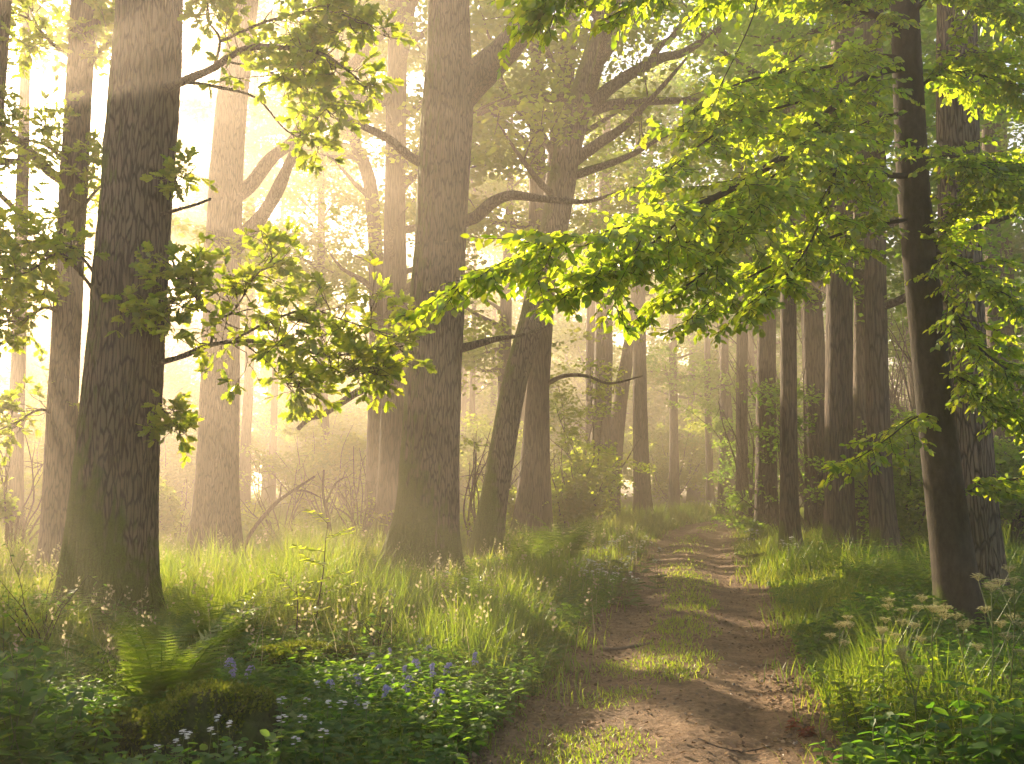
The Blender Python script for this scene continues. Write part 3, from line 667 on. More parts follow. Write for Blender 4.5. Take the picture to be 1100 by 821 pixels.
Yb = 8.9
hero_sprays(beech, [
    # the long limb that reaches left over the path
    ([(975, 72, Yb), (945, 78, 8.6), (912, 98, 8.2), (860, 152, 7.5), (805, 192, 6.9), (750, 220, 6.5), (690, 240, 6.2), (620, 258, 6.0), (560, 275, 5.9), (482, 312, 5.8)], .042, .006, dict(n=52, Ls=(.55, 1.15), start=.16, sub=6, taper=.55)),
    ([(860, 152, 7.5), (830, 190, 7.2), (800, 240, 6.9), (760, 290, 6.6), (700, 330, 6.4)], .014, .004, dict(n=34, Ls=(.4, .85), start=.1, sub=5)),
    ([(912, 98, 8.2), (900, 170, 7.9), (880, 240, 7.6), (850, 290, 7.3), (800, 330, 7.0)], .014, .004, dict(n=34, Ls=(.4, .85), start=.15, sub=5)),
    ([(750, 220, 6.5), (700, 262, 6.3), (650, 295, 6.2), (600, 318, 6.1)], .010, .003, dict(n=26, Ls=(.3, .6), start=.15, sub=4)),
    ([(660, 300, 6.2), (662, 330, 6.15), (676, 360, 6.1)], .004, .002, dict(n=6, Ls=(.12, .25), start=.2, sub=2)),
    # the short hooked limb and the limbs above
    ([(982, 190, Yb), (950, 188, 8.6), (915, 186, 8.3), (884, 182, 8.1), (888, 168, 8.0), (860, 150, 7.8), (800, 140, 7.5)], .028, .006, dict(n=34, Ls=(.45, .9), start=.3, sub=5)),
    ([(974, 40, Yb), (952, 22, 8.7), (925, 10, 8.4), (895, -5, 8.2), (840, -20, 7.6), (780, -10, 7.0)], .04, .01, dict(n=40, Ls=(.5, 1.1), start=.2, sub=5)),
    ([(860, 60, 7.9), (820, 90, 7.5), (790, 110, 7.3), (770, 135, 7.2)], .01, .003, dict(n=14, Ls=(.4, .7), start=.0, sub=4)),
    ([(912, 98, 8.2), (850, 112, 7.6), (790, 132, 7.1), (740, 165, 6.7), (700, 200, 6.4)], .014, .004, dict(n=34, Ls=(.4, .85), start=.05, sub=5)),
    ([(884, 182, 8.1), (820, 215, 7.5), (760, 250, 6.9), (700, 275, 6.5), (630, 295, 6.1)], .014, .004, dict(n=34, Ls=(.4, .85), start=.05, sub=5)),
    ([(984, 235, Yb), (940, 242, 8.6), (890, 256, 8.3), (840, 280, 8.0), (780, 312, 7.7), (735, 348, 7.5)], .02, .004, dict(n=40, Ls=(.4, .9), start=.15, sub=5)),
    ([(974, 62, Yb), (930, 60, 8.5), (880, 74, 8.0), (830, 80, 7.6), (780, 96, 7.2), (748, 125, 7.0)], .02, .004, dict(n=34, Ls=(.4, .9), start=.15, sub=5)),
    ([(978, 120, Yb), (940, 128, 8.8), (900, 150, 8.6), (860, 190, 8.4), (820, 230, 8.2)], .02, .004, dict(n=28, Ls=(.4, .9), start=.15, sub=5)),
    ([(990, 300, Yb), (1015, 250, 8.8), (1050, 220, 8.7), (1100, 205, 8.6)], .016, .005, dict(n=34, Ls=(.4, .9), start=.1, sub=5)),
    ([(980, 100, Yb), (1010, 80, 8.8), (1050, 80, 8.7), (1110, 100, 8.6)], .02, .005, dict(n=28, Ls=(.5, 1.0), start=.1, sub=5)),
    ([(1008, 400, Yb), (1040, 410, 8.6), (1080, 440, 8.4), (1120, 470, 8.3)], .014, .005, dict(n=30, Ls=(.35, .8), start=.1, sub=5)),
    # limbs to the right
    ([(998, 262, Yb), (1018, 280, 8.7), (1050, 300, 8.4), (1085, 320, 8.2), (1130, 345, 8.0)], .024, .008, dict(n=28, Ls=(.4, .8), start=.15, sub=5)),
    ([(1003, 312, Yb), (1022, 330, 8.6), (1050, 372, 8.3), (1085, 400, 8.1), (1120, 430, 8.0)], .018, .006, dict(n=28, Ls=(.35, .7), start=.2, sub=5)),
    ([(985, 175, Yb), (1020, 168, 8.5), (1060, 180, 8.2), (1110, 210, 8.0)], .02, .006, dict(n=34, Ls=(.45, .9), start=.1, sub=5)),
    ([(975, 20, Yb), (1010, -10, 8.6), (1060, 0, 8.3), (1110, 30, 8.1)], .025, .008, dict(n=34, Ls=(.5, 1.0), start=.1, sub=5)),
    ([(1010, 450, Yb), (985, 448, 8.7), (955, 470, 8.5), (925, 490, 8.4), (890, 505, 8.3)], .010, .003, dict(n=15, Ls=(.35, .7), start=.1, sub=4)),
    ([(1016, 540, Yb), (1050, 520, 8.7), (1090, 515, 8.6), (1120, 500, 8.5)], .010, .004, dict(n=14, Ls=(.35, .7), start=.1, sub=4)),
], 'beech', M['beech_leaf'], M['beech_bark'], 300)
# beech out of frame above that hangs a curtain of leaves in at the top
bt, P, R = tree('beech_tree', 'overhanging beech whose leafy branch tips droop in at the top centre', None,
    [(1330, 900, 60), (1320, 500, 52), (1300, 100, 46), (1280, -200, 40)], 6.2, 12, M['beech_bark'], M['beech_leaf'], None, seed=41, flare=.3, seg=32)
hero_sprays(bt, [
    ([(1290, -160, 6.2), (1100, -150, 6.4), (900, -120, 6.5), (760, -80, 6.4), (680, -48, 6.3), (630, -28, 6.2), (592, -2, 6.15)], .05, .006, dict(n=42, Ls=(.45, .9), start=.4, sub=6, taper=.4)),
    ([(760, -80, 6.4), (740, -40, 6.2), (700, -5, 6.1), (650, 20, 6.0)], .012, .004, dict(n=14, Ls=(.3, .6), start=.1, sub=4)),
    ([(900, -120, 6.5), (860, -60, 6.3), (800, -20, 6.2), (755, 10, 6.1)], .012, .004, dict(n=16, Ls=(.4, .7), start=.1, sub=4)),
    ([(820, -40, 6.3), (808, 20, 6.25), (775, 90, 6.2), (768, 110, 6.2)], .006, .002, dict(n=6, Ls=(.2, .4), start=.5, sub=3)),
], 'beech', M['beech_leaf'], M['beech_bark'], 400)

RIGHT = [  # label, course, Y, bark, seed
    ('straight trunk with a slightly flared foot, third from the path on its right', [(902, 606, 36), (902, 560, 30), (901, 400, 28), (903, 200, 26), (905, 40, 24), (907, -60, 22)], 18.2, 51),
    ('slim pinkish trunk squeezed between two thicker trunks right of the path', [(924, 596, 18), (924, 480, 15), (925, 300, 14), (926, 100, 13)], 21.5, 52),
    ('leaning-footed trunk just left of the dark beech, one step behind it', [(954, 606, 30), (947, 540, 25), (942, 400, 23), (940, 250, 22), (938, 60, 20)], 17.6, 53),
    ('slim clean trunk standing nearest the path on its right', [(850, 598, 22), (848, 540, 19), (847, 400, 17), (847, 250, 16), (848, 60, 14)], 20.0, 54),
    ('thicker trunk right behind the slim trunk nearest the path', [(826, 582, 28), (823, 540, 23), (823, 400, 20), (824, 250, 18), (822, 60, 16)], 25.5, 55),
]
for lab, pts, Y, sd in RIGHT:
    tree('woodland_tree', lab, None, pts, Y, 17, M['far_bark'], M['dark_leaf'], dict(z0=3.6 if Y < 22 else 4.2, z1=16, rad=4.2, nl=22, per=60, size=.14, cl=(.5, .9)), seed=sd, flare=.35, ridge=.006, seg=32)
FAR = [
    ('misty trunk closest to the left verge where the path bends', [(691, 552, 20), (689, 500, 17), (687, 400, 15), (686, 250, 13)], 37, 61),
    ('far trunk leaning right, second left from the path bend', [(652, 556, 24), (660, 480, 19), (668, 420, 15), (682, 330, 12)], 38, 62),
    ('upright stout misty trunk third left from the path bend', [(641, 560, 28), (645, 480, 22), (648, 390, 20), (650, 250, 17)], 36, 63),
    ('thin faint stem at far left of the misty trunks by the bend', [(617, 560, 14), (634, 480, 11), (634, 400, 10), (636, 250, 9)], 41, 64),
    ('thin trunk at the right of the path bend, darker of two', [(776, 548, 12), (777, 500, 10), (778, 400, 9), (779, 250, 8)], 41, 65),
    ('thin faint trunk in the middle of the path bend, paler of two', [(763, 544, 10), (762, 500, 8), (760, 400, 7), (759, 250, 6)], 47, 66),
    ('dark slim trunk behind leaves right of the bend', [(798, 560, 16), (797, 500, 13), (797, 400, 12), (798, 250, 11)], 32, 67),
    ('faint trunk in mist above the path bend', [(724, 545, 12), (724, 480, 10), (723, 400, 9), (722, 250, 8)], 50, 68),
    ('faint trunk seen past the right of the massive mossy oak', [(170, 573, 15), (168, 480, 12), (167, 380, 11), (168, 200, 9)], 36, 69),
    ('twin-stemmed pale tree far behind the hazy straight oak', [(262, 575, 14), (264, 480, 11), (268, 380, 10), (270, 200, 8)], 33, 70),
    ('thin pale stem in the glow left of centre, behind a bent sapling', [(352, 575, 13), (350, 480, 10), (346, 380, 9), (345, 200, 8)], 33, 71),
    ('faint trunk in the glow at the far left edge', [(14, 600, 20), (16, 480, 17), (20, 380, 15), (24, 200, 13)], 20.8, 72),
]
for lab, pts, Y, sd in FAR:
    right = pts[0][0] > 740
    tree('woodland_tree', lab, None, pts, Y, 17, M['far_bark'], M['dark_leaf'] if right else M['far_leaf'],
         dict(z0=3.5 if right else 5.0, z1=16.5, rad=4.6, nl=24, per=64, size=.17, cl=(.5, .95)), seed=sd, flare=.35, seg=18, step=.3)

# trees of the background, standing free of the path
rng = RS(99); n = 0; spots = []
def free(x, y, r):
    if abs(x - float(path_x(y))) < 2.6: return False
    return all((x - a) ** 2 + (y - b) ** 2 > r * r for a, b in spots)
for zone, cnt, (a0, a1), (r0, r1) in (('left', 20, (-46, 2), (24, 62)), ('right', 30, (10, 42), (21, 60)), ('glow', 15, (-25, -1), (42, 66)), ('deep', 26, (-32, 34), (60, 95))):
    k = tries = 0
    while k < cnt and tries < 3000:
        tries += 1
        a = math.radians(rng.uniform(a0, a1)); r = rng.uniform(r0, r1); x, y = r * math.sin(a), r * math.cos(a)
        if not free(x, y, 3.2 if zone != 'deep' else 4.5): continue
        uu = x * AX_U[0] + y * AX_U[1]
        if any(a_ < uu < b_ for a_, b_ in ((2.4, 4.5), (5.3, 6.5), (7.6, 9.0))): continue
        spots.append((x, y)); k += 1
        H = rng.uniform(14, 19.5); w = rng.uniform(.16, .34); g = float(terrain(x, y))
        lean = rng.normal(0, .35, 2)
        P = np.array([[x, y, g - .2], [x + lean[0] * .1, y, g + H * .2], [x + lean[0] * .4, y + lean[1] * .3, g + H * .5], [x + lean[0], y + lean[1], g + H * .8], [x + lean[0] * 1.3, y + lean[1], g + H]])
        R = np.array([w * 1.1, w * .92, w * .72, w * .4, .03])
        Ps = catmull(P, 8); Rs = catmull(np.stack([R, R * 0, R * 0], 1), 8)[:, 0].clip(.02)
        lab = {'left': 'hazy background oak dissolving into the golden light at the left', 'right': 'background tree with low leafy branches in the shade at the right', 'glow': 'dense leafy tree far back in the glow between the left-hand oaks', 'deep': 'far background tree almost lost in the mist'}[zone]
        grp = {'left': 'hazy trees in the golden light', 'right': 'shaded trees behind the right-hand trunks', 'glow': 'leafy trees closing the glow', 'deep': 'farthest trees in the mist'}[zone]
        root = thing('woodland_tree', (x, y, g), lab, 'tree', grp)
        wb, lb = MB(), MB(); tube(wb, Ps, Rs, 14, fn=trunk_fn(.35, 5, 200 + k, 0, g))
        if zone == 'left': kw = dict(z0=rng.uniform(3.2, 5.5), z1=H * .93, rad=rng.uniform(4, 5.6), nl=24, per=62, size=.17, cl=(.5, .95))
        elif zone == 'glow': kw = dict(z0=1.2, z1=H * .95, rad=rng.uniform(4.5, 6), nl=30, per=64, size=.22, cl=(.6, 1.1))
        elif zone == 'right': kw = dict(z0=rng.uniform(1.8, 3.2), z1=H * .93, rad=rng.uniform(3.8, 5), nl=24, per=60, size=.17, cl=(.5, .95))
        else: kw = dict(z0=1.0, z1=H * .95, rad=6, nl=30, per=56, size=.30, cl=(.8, 1.4))
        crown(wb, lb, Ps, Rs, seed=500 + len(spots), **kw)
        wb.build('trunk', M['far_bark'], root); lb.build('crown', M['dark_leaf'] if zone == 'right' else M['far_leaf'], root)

# ------------------------------------------------------------------ shrubs and saplings of the understorey
def shrub(name, label, group, x, y, h, rad, nst, per, size, seed, mat, tpl=LEAF4, cull=True, cl=(.3, .55), wood='far_bark', low=-4.3):
    rng = RS(seed); g = float(terrain(x, y)); root = thing(name, (x, y, g), label, 'shrub' if name == 'shrub' else 'sapling', group)
    wb, lb = MB(), MB(); C, Q = [], []
    for i in range(nst):
        a = rng.uniform(0, 6.28); d = np.array([math.cos(a) * rad / h * .8, math.sin(a) * rad / h * .8, 1])
        S = wander([x, y, g - .05], d, h * rng.uniform(.75, 1.1), 8, rng, .13, .03)
        tube(wb, catmull(S, 2), np.linspace(.012 + .006 * h, .006, 17), 6, cap=False)
        for t in range(5):
            k = rng.randint(2, 8); T2 = wander(S[k], unit(rng.normal(0, 1, 3) + np.array([0, 0, .3])), rng.uniform(.3, .8) * rad * .7, 3, rng, .25, -.02)
            tube(wb, T2, np.linspace(.009, .003, 4), 4, cap=False); C += [T2[-1], T2[1]]; Q += [rng.uniform(*cl), rng.uniform(*cl) * .8]
        C.append(S[-1]); Q.append(rng.uniform(*cl))
    clump_leaves(lb, np.array(C), np.array(Q), per, size, rng, tpl, cull, low=low, flat=.45)
    wb.build('stem', M[wood], root); lb.build('crown', mat, root)
    return root
SH = [ # label, px, py, h, rad, mat, seed
    ('rounded leafy bush right of the leaning mossy tree, pale in the mist', 606, 575, 2.6, 1.0, 'far_leaf', 1),
    ('loose sunlit sapling bush behind the hazy straight oak', 300, 586, 2.0, 1.3, 'far_leaf', 2),
    ('bright leafy bush left of the central oak', 385, 586, 2.2, 1.2, 'far_leaf', 3),
    ('low pale bush at the left edge in the glow', 12, 610, 2.4, 1.3, 'far_leaf', 4),
    ('dark green bush between central oak and leaning tree', 508, 588, 2.6, .9, 'far_leaf', 5),
    ('bushy sapling in the gap right of the central oak foot', 545, 580, 2.4, .9, 'far_leaf', 6),
    ('leafy hazel at the right verge of the path bend', 808, 570, 4.2, 1.6, 'dark_leaf', 7),
    ('tall hazel bush behind the slim trunk nearest the path', 872, 580, 4.5, 1.8, 'dark_leaf', 8),
    ('dark bush behind the third trunk on the right', 920, 580, 4.0, 1.8, 'dark_leaf', 9),
    ('shaded bush left of the slender beech foot', 978, 592, 3.2, 1.5, 'dark_leaf', 10),
    ('dense dark bush at the right edge behind the furrowed oak', 1085, 600, 4.6, 1.8, 'dark_leaf', 11),
    ('second dense bush at the right edge, deeper in the wood', 1130, 585, 5.0, 2.2, 'dark_leaf', 12),
    ('feathery bush in the glow between the two left oaks', 190, 585, 1.9, 1.2, 'far_leaf', 15),
    ('hazy bush far behind the slim left tree', 95, 575, 2.0, 1.6, 'far_leaf', 16),
    ('young hazel filling the gap right of the third trunk', 932, 575, 6.0, 2.0, 'dark_leaf', 32),
    ('young hazel filling the gap before the furrowed oak', 1000, 585, 5.5, 1.8, 'dark_leaf', 33),
    ('young hazel in the narrow gap left of the third trunk', 872, 572, 6.0, 1.8, 'dark_leaf', 34),
    ('tall leafy hazel between the slim trunk and the third trunk on the right', 880, 562, 8.0, 2.4, 'dark_leaf', 19),
    ('tall hazel curtain of leaves behind the slender beech', 1000, 566, 8.5, 2.6, 'dark_leaf', 20),
    ('tall hazel left of the furrowed oak, deep in the shade', 958, 560, 7.5, 2.4, 'dark_leaf', 21),
    ('tall leafy hazel beyond the furrowed oak at the right edge', 1075, 572, 8.5, 2.6, 'dark_leaf', 22),
    ('airy hazel rising behind the thicker trunk near the path', 815, 556, 6.5, 2.2, 'dark_leaf', 23),
    ('leafy young tree in the gap between leaning tree and path bend', 640, 566, 5.0, 1.8, 'far_leaf', 24),
    ('leafy young tree left of the central oak, lit from behind', 350, 568, 3.2, 1.6, 'far_leaf', 25),
    ('leafy young tree between the massive oak and the hazy straight oak', 195, 566, 3.4, 1.8, 'far_leaf', 26),
    ('leafy young tree glowing at the left edge behind the slim tree', 30, 568, 3.6, 2.0, 'far_leaf', 27),
    ('low leafy bush in front of the trunks by the right verge', 838, 578, 1.9, 1.1, 'dark_leaf', 18),
]
for lab, px, py, h, r, m, sd in SH:
    p = on_ground(px, py, .1); shrub('shrub', lab, None, p[0], p[1], h, r, 10, 70 if m == 'far_leaf' else 90, .10 if p[1] < 24 else .13, 700 + sd, M[m], low=-7.5 if px < 480 else -4.3)
rng = RS(1234); k = 0
while k < 46:
    a = math.radians(rng.uniform(-34, 36)); r = rng.uniform(24, 58); x, y = r * math.sin(a), r * math.cos(a)
    if abs(x - float(path_x(y))) < 3.2 or (.06 < a < .235 and r < 50) or (a < .06 and r < 31): continue
    k += 1; rt = a > .19
    shrub('shrub', 'understorey bush among the shaded background trunks at the right' if rt else 'understorey bush fading into the bright mist among far trunks', 'shaded background bushes' if rt else 'misty background bushes',
          x, y, rng.uniform(2.2, 5.6) + (2 if rt else 0), rng.uniform(1.5, 2.8), 11, 84, .15, 900 + k, M['dark_leaf' if rt else 'far_leaf'], cl=(.45, .8), low=-4.3 if a > -.08 else -7.5)
# bent bare saplings in the glow
def bare(label, pts, Y, r0, r1, name='bare_sapling', subs=()):
    P = pxs([(x, y, Y) for x, y in pts]); g = float(terrain(P[0][0], P[0][1])); P[0][2] = g - .1
    root = thing(name, (P[0][0], P[0][1], g), label, 'sapling')
    mb = MB(); Pc = catmull(P, 6); tube(mb, Pc, np.linspace(r0, r1, len(Pc)), 7, rough=.15); mb.build('stem', M['far_bark'], root)
    for s in subs:
        Q = pxs([(x, y, Y) for x, y in s]); mb = MB(); Qc = catmull(Q, 5); tube(mb, Qc, np.linspace(r1 * 1.6, r1 * .5, len(Qc)), 6); mb.build('branch', M['far_bark'], root)
bare('bare sapling arching right in the glow, right of the hazy straight oak', [(258, 592), (268, 575), (295, 542), (318, 525), (338, 512)], 19, .05, .02, subs=([(290, 547), (300, 535), (302, 520)], [(315, 527), (330, 528), (345, 535)]))
bare('thin upright sapling stem beside the pale stem left of centre', [(356, 592), (353, 560), (347, 530), (348, 505)], 20, .05, .02, subs=([(350, 540), (360, 520), (372, 512)],))
bare('crooked bare sapling left of the central oak in the mist', [(385, 590), (382, 570), (375, 555), (362, 546)], 20, .035, .012)

# ------------------------------------------------------------------ ground vegetation
BL = _tpl([(-.5, 0, 0), (.5, 0, 0), (-.42, .10, .5), (.42, .10, .5), (0, .38, 1.0)], [(0, 1, 3), (0, 3, 2), (2, 3, 4)])
BL2 = _tpl([(-.5, 0, 0), (.5, 0, 0), (-.42, .22, .5), (.42, .22, .5), (0, .75, .8)], [(0, 1, 3), (0, 3, 2), (2, 3, 4)])
def blades(mb, pos, h, w, rng, tpl, rnd, lean=.15):
    tv, tf = tpl; n = len(pos); a = rng.uniform(0, 2 * PI, n)
    X = np.stack([np.cos(a), np.sin(a), 0 * a], 1); Y = np.stack([-np.sin(a), np.cos(a), 0 * a], 1); Z = unit(np.stack([rng.normal(0, lean, n), rng.normal(0, lean, n), np.ones(n)], 1))
    V = pos[:, None] + tv[None, :, 0, None] * X[:, None] * w[:, None, None] + tv[None, :, 1, None] * Y[:, None] * h[:, None, None] + tv[None, :, 2, None] * Z[:, None] * h[:, None, None]
    Fc = (np.arange(n) * len(tv))[:, None, None] + tf[None]
    mb.add(V.reshape(-1, 3), Fc.reshape(-1, 3), np.repeat(rnd, len(tf)))
def scatter(n, rng, r0=3.6, r1=45, amax=33, pw=1.25):
    u = rng.uniform(0, 1, n); r = (r0 ** (2 - pw) + u * (r1 ** (2 - pw) - r0 ** (2 - pw))) ** (1 / (2 - pw))
    a = np.radians(rng.uniform(-amax, amax, n)); return r * np.sin(a), r * np.cos(a), r
FEET.append((-1.75, 5.5, .45)); FEET.append((-2.05, 5.9, .5)); FEET.append((-2.7, 7.9, .4)); FEET.append((-1.6, 7.8, .4))
rng = RS(5)
gb, sb = MB(), MB()
x, y, r = scatter(330000, rng, pw=1.35)
d = np.abs(path_d(x, y)); patch = fbm(x * .9, y * .9, 0, 61, 2)
edge = HALF + .12 * (noise3(x * 6, y * 6, 0, 3) - .5) + .45 * (fbm(x * 1.6, y * 1.6, 0, 65, 3) - .5) + .02 - .35 * rng.uniform(0, 1, len(x)) ** 6
ok = (d > edge) & (patch + .9 * rng.uniform(0, 1, len(x)) > .62)
x, y, r, d, patch = [q[ok] for q in (x, y, r, d, patch)]
z = terrain(x, y)
tall = fbm(x * .45, y * .45, 0, 63, 2)
h = (.10 + .20 * sstep(HALF, HALF + .7, d)) * (.6 + .9 * tall) * rng.uniform(.6, 1.35, len(x)) * (.75 + .25 * sstep(5, 10, r))
w = .0045 + .00055 * r
near = np.ones(len(x))
for (fx, fy, fr) in FEET:
    q = np.hypot(x - fx, y - fy); near = np.minimum(near, .18 + .82 * sstep(fr, fr + 1.1, q)); near = np.where((np.abs(x - fx * y / max(fy, .1)) < fr * 1.3) & (y < fy) & (y > fy - 2.2), np.minimum(near, .4), near)
h = h * near * 1.25
h = h * (.55 + .9 * sstep(.3, .7, fbm(x * 1.5, y * 1.5, 0, 66, 2)))
rn = np.clip(-.05 + .9 * (fbm(x * 1.1, y * 1.1, 0, 64, 3)) + rng.normal(0, .2, len(x)) , 0, 1)
half = rng.uniform(0, 1, len(x)) < .55
for tp, s in ((BL, half), (BL2, ~half)): blades(gb, np.stack([x, y, z - .01], 1)[s], h[s], w[s], rng, tp, rn[s])
o = gb.build('grass', M['grass']); o['kind'] = 'stuff'
# seed heads on taller culms in the sunny part of the bank
q = np.where((rng.uniform(0, 1, len(x)) < .009) & (r > 7.5) & (r < 22) & (x < path_x(y)))[0]
pos = np.stack([x[q], y[q], z[q]], 1); hh = rng.uniform(.35, .62, len(q))
blades(sb, pos, hh, np.full(len(q), .004) + .0002 * r[q], rng, BL, np.full(len(q), .4), .1)
lean_top = pos + np.stack([rng.normal(0, .05, len(q)), rng.normal(0, .05, len(q)), hh * .97], 1)
for k in range(6):
    leaves(sb, LEAF4, lean_top + rng.normal(0, .012, pos.shape) - np.array([0, 0, .022 * k]), rand_dirs(len(q), rng, .5, .9), rand_dirs(len(q), rng, .5, 0), .028 + .0009 * r[q], rng.uniform(.5, 1, len(q)))
o = sb.build('seeding_grass', M['seed']); o['kind'] = 'stuff'
# short grass along the crown of the path
x, y, r = scatter(240000, rng, 4.2, 34, 26, 1.3); dd = np.asarray(path_d(x, y)) + .12
pn = fbm(x * 1.3, y * .75, 0, 71, 3)
ok = rng.uniform(0, 1, len(x)) < .6 * sstep(.46, .70, pn + .05 * sstep(8, 14, r)) * (1 - sstep(.10, .50, np.abs(dd) + .35 * (fbm(x * 5, y * 5, 0, 73, 2) - .5))) * 1.1
for px, py, rx, ry in ((630, 803, .42, .55), (600, 818, .3, .3), (700, 716, .42, .7), (660, 745, .3, .35), (735, 676, .36, .8), (744, 645, .3, .9), (745, 622, .34, 1.2)):
    q = on_ground(px, py, 0); e = ((x - q[0]) / rx) ** 2 + ((y - q[1]) / ry) ** 2 + 1.5 * (fbm(x * 4, y * 4, 0, 74, 2) - .5)
    ok |= (e < 1) & (rng.uniform(0, 1, len(x)) < 1.0 - .75 * np.clip(e, 0, 1))
x, y, r = x[ok], y[ok], r[ok]; mb = MB(); h = rng.uniform(.02, .075, len(x)) * (.7 + .8 * fbm(x * 2, y * 2, 0, 72))
blades(mb, np.stack([x, y, terrain(x, y)], 1), h, .0035 + .0005 * r, rng, BL2, rng.uniform(0, 1, len(x)), .35)
o = mb.build('short_grass', M['short_grass']); o['kind'] = 'stuff'
# dead leaves and crumbs of bark on the path
x, y, r = scatter(110000, rng, 3.8, 24, 26, 1.3); d = np.abs(path_d(x, y)); ok = (d < HALF + .35) & (rng.uniform(0, 1, len(x)) < .10 + .9 * sstep(.3, 1.05, d) * sstep(.3, .7, fbm(x * 2, y * 2, 0, 81)))
x, y = x[ok], y[ok]; mb = MB(); n = len(x)
leaves(mb, LEAF4, np.stack([x, y, terrain(x, y) + .012 + .012 * rng.uniform(0, 1, n)], 1), rand_dirs(n, rng, .25, 0), np.stack([rng.normal(0, .5, n), rng.normal(0, .5, n), np.ones(n)], 1), rng.uniform(.012, .05, n), rng.uniform(0, 1, n))
o = mb.build('leaf_litter', M['litter']); o['kind'] = 'stuff'
x, y, r = scatter(26000, rng, 3.8, 20, 26, 1.3); d = np.abs(path_d(x, y)); ok = (d < HALF + .1) & (fbm(x * 1.6, y * 1.6, 0, 83) > .45); x, y = x[ok], y[ok]; n = len(x); mb = MB()
OCT = _tpl([(-.5, 0, 0), (.5, .05, .05), (0, -.4, .02), (.05, .42, -.03), (.02, 0, .3), (0, .03, -.3)], [(0, 2, 4), (2, 1, 4), (1, 3, 4), (3, 0, 4), (2, 0, 5), (1, 2, 5), (3, 1, 5), (0, 3, 5)])
leaves(mb, OCT, np.stack([x, y, terrain(x, y) + .004], 1), rand_dirs(n, rng, .2, 0), np.stack([rng.normal(0, .3, n), rng.normal(0, .3, n), np.ones(n)], 1), .006 + .03 * rng.uniform(0, 1, n) ** 4, rng.uniform(0, 1, n))
o = mb.build('gravel', M['gravel'], smooth=False); o['kind'] = 'stuff'
# broad-leaved herbs close to the camera
def herb_mass(name, n, keep, size, seed, hmax, mat):
    rng = RS(seed); x, y, r = scatter(n, rng, 3.4, 18, 34, 1.2); ok = keep(x, y, r, rng); x, y, r = x[ok], y[ok], r[ok]; z = terrain(x, y)
    hh = rng.uniform(.3, 1, len(x)) * hmax(x, y)
    mb = MB(); per = 6
    X, Y_, Z = [np.repeat(q, per) for q in (x, y, z)]; H = np.repeat(hh, per); nn = len(X); lev = np.tile(np.linspace(.45, 1, per), len(x))
    dr = rand_dirs(nn, rng, .2, .05); p = np.stack([X, Y_, Z + H * lev], 1) + dr * .02
    nr = np.stack([rng.normal(0, .35, nn), rng.normal(0, .35, nn), np.ones(nn)], 1)
    leaves(mb, BEECH, p, dr, nr, size * rng.uniform(.6, 1.3, nn), np.clip(rng.normal(.45, .25, nn), 0, 1))
    blades(mb, np.stack([x, y, z], 1), hh, np.full(len(x), .005), rng, BL, np.full(len(x), .2), .06)
    o = mb.build(name, mat); o['kind'] = 'stuff'
side = lambda x, y: path_d(x, y)
herb_mass('ground_cover', 52000, lambda x, y, r, g: (side(x, y) < -HALF - .02) & (r < 17) & (np.hypot(x + 1.75, y - 5.3) > .55) & (fbm(x * 1.1, y * 1.1, 0, 91, 2) + .25 * g.uniform(0, 1, len(x)) > .52 + .012 * (r - 5)), .055, 31, lambda x, y: .10 + .16 * fbm(x * .8, y * .8, 0, 92) + .05 * sstep(1, 2, np.abs(side(x, y))), M['herb'])
herb_mass('undergrowth', 34000, lambda x, y, r, g: (side(x, y) > HALF + .05) & (r < 18) & (fbm(x * .9, y * .9, 0, 93, 2) + .35 * g.uniform(0, 1, len(x)) > .50), .06, 32, lambda x, y: .10 + .42 * sstep(1.1, 2.2, side(x, y)) * (.4 + fbm(x * .9, y * .9, 0, 94)), M['herb'])

# ---- ferns
PIN = []
for k in range(8):
    t = k / 7; PIN.append((t, .085 * (1 - t) ** .7 + .008, .0)); PIN.append((t + .05, .035 * (1 - t) ** .7 + .004, .0))
_v = [(p[0], p[1], -.12 * p[0] ** 2) for p in PIN] + [(p[0], -p[1], -.12 * p[0] ** 2) for p in PIN]
PINNA = _tpl([(a * .95, b * .9, c) for a, b, c in _v], [(k, 16 + k, k + 1) for k in range(15)] + [(16 + k, 17 + k, k + 1) for k in range(15)])
def frond_mesh(base, az, Ln, rng, arch=1.0, npin=20, w=.36, el0=78):
    mb = MB(); el = math.radians(el0 + rng.normal(0, 5)); P = [np.array(base, float)]; n = 26
    for k in range(n):
        e = el - arch * 1.25 * (k / n) ** 1.3
        P.append(P[-1] + Ln / n * np.array([math.cos(az) * math.cos(e), math.sin(az) * math.cos(e), math.sin(e)]))
    P = np.array(P); tube(mb, P, np.linspace(.005, .0012, n + 1), 5, cap=False, rnd=.15)
    q = np.linspace(.16, .985, npin) * n; idx = q.astype(int).clip(0, n - 1)
    b = P[idx] + (P[idx + 1] - P[idx]) * (q - idx)[:, None]; tg = unit(P[idx + 1] - P[idx])
    sd = np.array([-math.sin(az), math.cos(az), 0]); nr = np.cross(tg, sd); nr *= np.sign(nr[:, 2:3] + 1e-6)
    t = q / n; ln = Ln * w * np.minimum(1, (t - .05) * 4.5) * (1 - t) ** .75 + .012
    for s in (1, -1):
        dr = sd * s + tg * .38 + rng.normal(0, .08, tg.shape) + np.array([0, 0, -.12])
        leaves(mb, PINNA, b, dr, nr + rng.normal(0, .15, nr.shape), ln * rng.uniform(.88, 1.08, npin), np.clip(.5 + rng.normal(0, .18) + rng.normal(0, .12, npin), 0, 1))
    return mb
